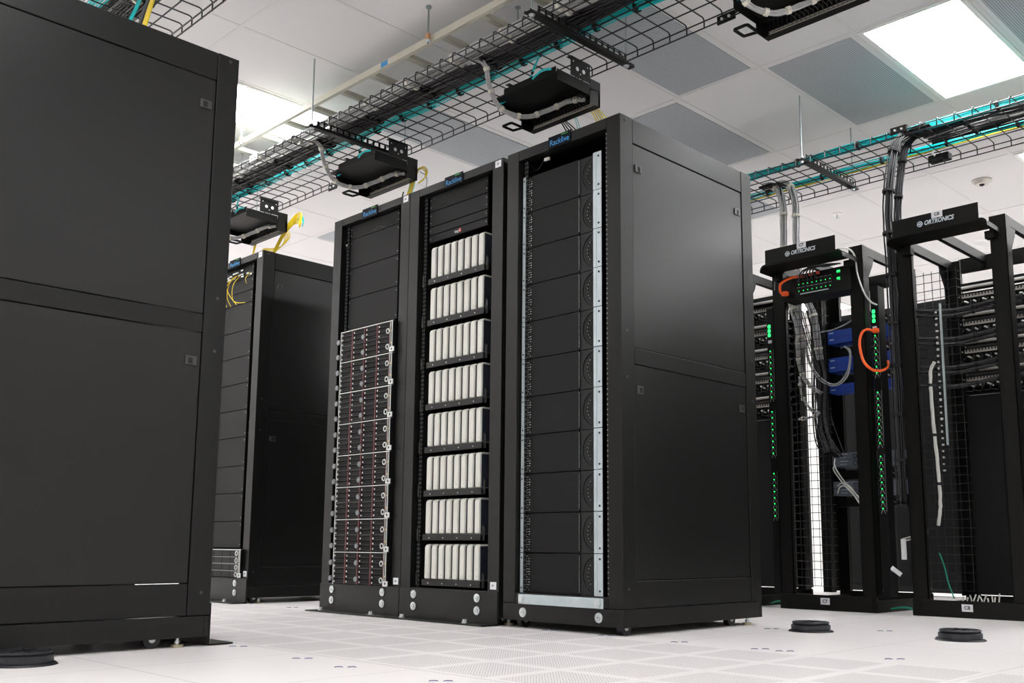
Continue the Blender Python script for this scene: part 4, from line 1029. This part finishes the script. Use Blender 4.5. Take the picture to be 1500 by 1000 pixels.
# white cable run right of C8's left post
drop([(-2.30, 5.60, 1.42), (-2.325, 5.60, 1.37), (-2.33, 5.60, 1.25), (-2.325, 5.60, 1.05), (-2.315, 5.60, .85), (-2.31, 5.60, .66), (-2.315, 5.6, .57), (-2.33, 5.6, .49)], 'white cable bundle running down behind the left post of C8', 'white_cable', 6, .010, .0042, 'black_tie', .27)
b = mb('galv').box(-2.298, -2.292, 5.70, 5.72, .95, 1.78)
for k in range(26): b.use('white_cable').box(-2.325, -2.312-.006*random.random(), 5.70, 5.71, .80+k*.037, .80+k*.037+.008+.006*random.random())
solo(b, 'vertical_strip', 'pale vertical strip with small clips behind the left post of C8', 'strip')
for (x0, x1, y, lab) in ((-2.63, -2.425, 5.62, 'between C7 and C8'), (-3.42, -3.25, 5.65, 'left of C7')):
    solo(mb('green').tube(spline([(x0-.03, y, .012), ((x0+x1)/2-.03, y-.02, .03), ((x0+x1)/2+.04, y-.01, .022), (x1+.03, y, .012)], 5), .006, 6), 'ground_wire', 'green ground wire lying on the floor ' + lab, 'wire', 'green ground wires', smooth=True)
solo(mb('green').tube(spline([(-2.34, 5.62, .34), (-2.315, 5.62, .26), (-2.30, 5.62, .18), (-2.27, 5.62, .09)], 5), .004, 6), 'ground_wire', 'green ground wire rising inside the base of C8', 'wire', 'green ground wires', smooth=True)
b = MB().use('white_cable')
for k in range(11):
    x = -2.275+k*.019; b.tube([(x, 5.75+.012*(k % 3), .075), (x+.02*random.random(), 5.74, .092+.03*random.random())], .0045, 5)
solo(b, 'cable_ends', 'row of bright cable ends at the base inside C8', 'cables')

# dark cabinets of the row behind, seen in slivers through the open racks
for k in range(16):
    x = -9.16+k*.62
    if k == 7: x += 0
    xs = x if k < 8 else x+.085
    if k >= 8: xs = -4.135+(k-8)*.62
    else: xs = -4.315-(8-k)*.62
    t = thing('background_cabinet', 'dark cabinet of the row behind the relay racks, %s from left' % (NTH+['ninth', 'tenth', 'eleventh', 'twelfth', 'thirteenth', 'fourteenth', 'fifteenth', 'sixteenth'])[k], 'server cabinet', (xs, 7.6, 0), 'dark cabinets behind the relay racks')
    part(mb('shadow').box(xs, xs+.60, 7.6, 7.8, .03, 2.28, .002), 'body', t)
    part(mb('dark').box(xs+.03, xs+.57, 7.592, 7.599, .08, 2.22, .001), 'door', t)

# the relay row goes on to the right of the frame; the nearest cabinet's glossy side mirrors it
for k, x in enumerate((-1.605, -.785, .035, .855, 1.675)):
    rr = copy_tree(C6, (x+4.065, 0, 0)); rr['label'] = 'open black relay rack beyond the right edge, %s past C8' % NTH[k]
    backpanel(x+.09, x+.52, 6.11, .10, 2.0, 'dark back of the relay rack beyond the right edge, %s past C8' % NTH[k])

# ------------------------------------------------------------------ floor grommets
def grommet(x, y, label):
    t = thing('floor_grommet', label, 'floor grommet', (x, y, 0), 'round black floor grommets')
    part(mb('rubber').cyl((x, y, 0), (x, y, .006), .098, 40, .092).cyl((x, y, .006), (x, y, .012), .080, 40), 'flange', t)
    part(mb('rubber').cyl((x, y, .012), (x, y, .028), .084, 40).cyl((x, y, .028), (x, y, .034), .084, 40, .072), 'collar', t)
    b = mb('rubber')
    for k in range(8):
        a = 2*PI*k/8; a2 = a+.55
        b.poly([(x+.075*math.cos(a), y+.075*math.sin(a), .034), (x+.075*math.cos(a2), y+.075*math.sin(a2), .034), (x+.02*math.cos((a+a2)/2), y+.02*math.sin((a+a2)/2), .034)], (0, 0, .008))
    b.torus((x, y, .038), .075, .005, 'z', 32, 6)
    part(b, 'brush_flaps', t)
grommet(-2.275, 4.055, 'round black floor grommet in front of rack C7')
grommet(-1.655, 4.135, 'round black floor grommet in front of rack C8, at right edge')
grommet(-3.262, 1.120, 'round black floor grommet cut by the left edge beside the huge cabinet')

# ------------------------------------------------------------------ world, camera
w = bpy.data.worlds.new('world'); S.world = w; w.use_nodes = True
w.node_tree.nodes['Background'].inputs[0].default_value = (.8, .85, 1, 1); w.node_tree.nodes['Background'].inputs[1].default_value = .05
cam = bpy.data.cameras.new('camera'); co = bpy.data.objects.new('camera', cam); COL.objects.link(co)
pi_, ro, ya = .1508, .0066, .7798
F = Vector((-math.sin(ya)*math.cos(pi_), math.cos(ya)*math.cos(pi_), math.sin(pi_)))
R = F.cross(Vector((0, 0, 1))).normalized(); Uv = R.cross(F)
R2 = R*math.cos(ro)+Uv*math.sin(ro); U2 = -R*math.sin(ro)+Uv*math.cos(ro)
mt = Matrix((R2, U2, -F)).transposed().to_4x4(); mt.translation = (0, 0, .3654)
co.matrix_world = mt
cam.sensor_width = 36; cam.lens = 1456.43/1500*36; cam.shift_x = -29.71/1500; cam.shift_y = 77.3/1500
cam.clip_start = .02; cam.clip_end = 60
S.camera = co
S.view_settings.view_transform = 'Standard'; S.view_settings.look = 'None'; S.view_settings.gamma = 1
S.view_settings.use_curve_mapping = False; S.view_settings.exposure = 0.68
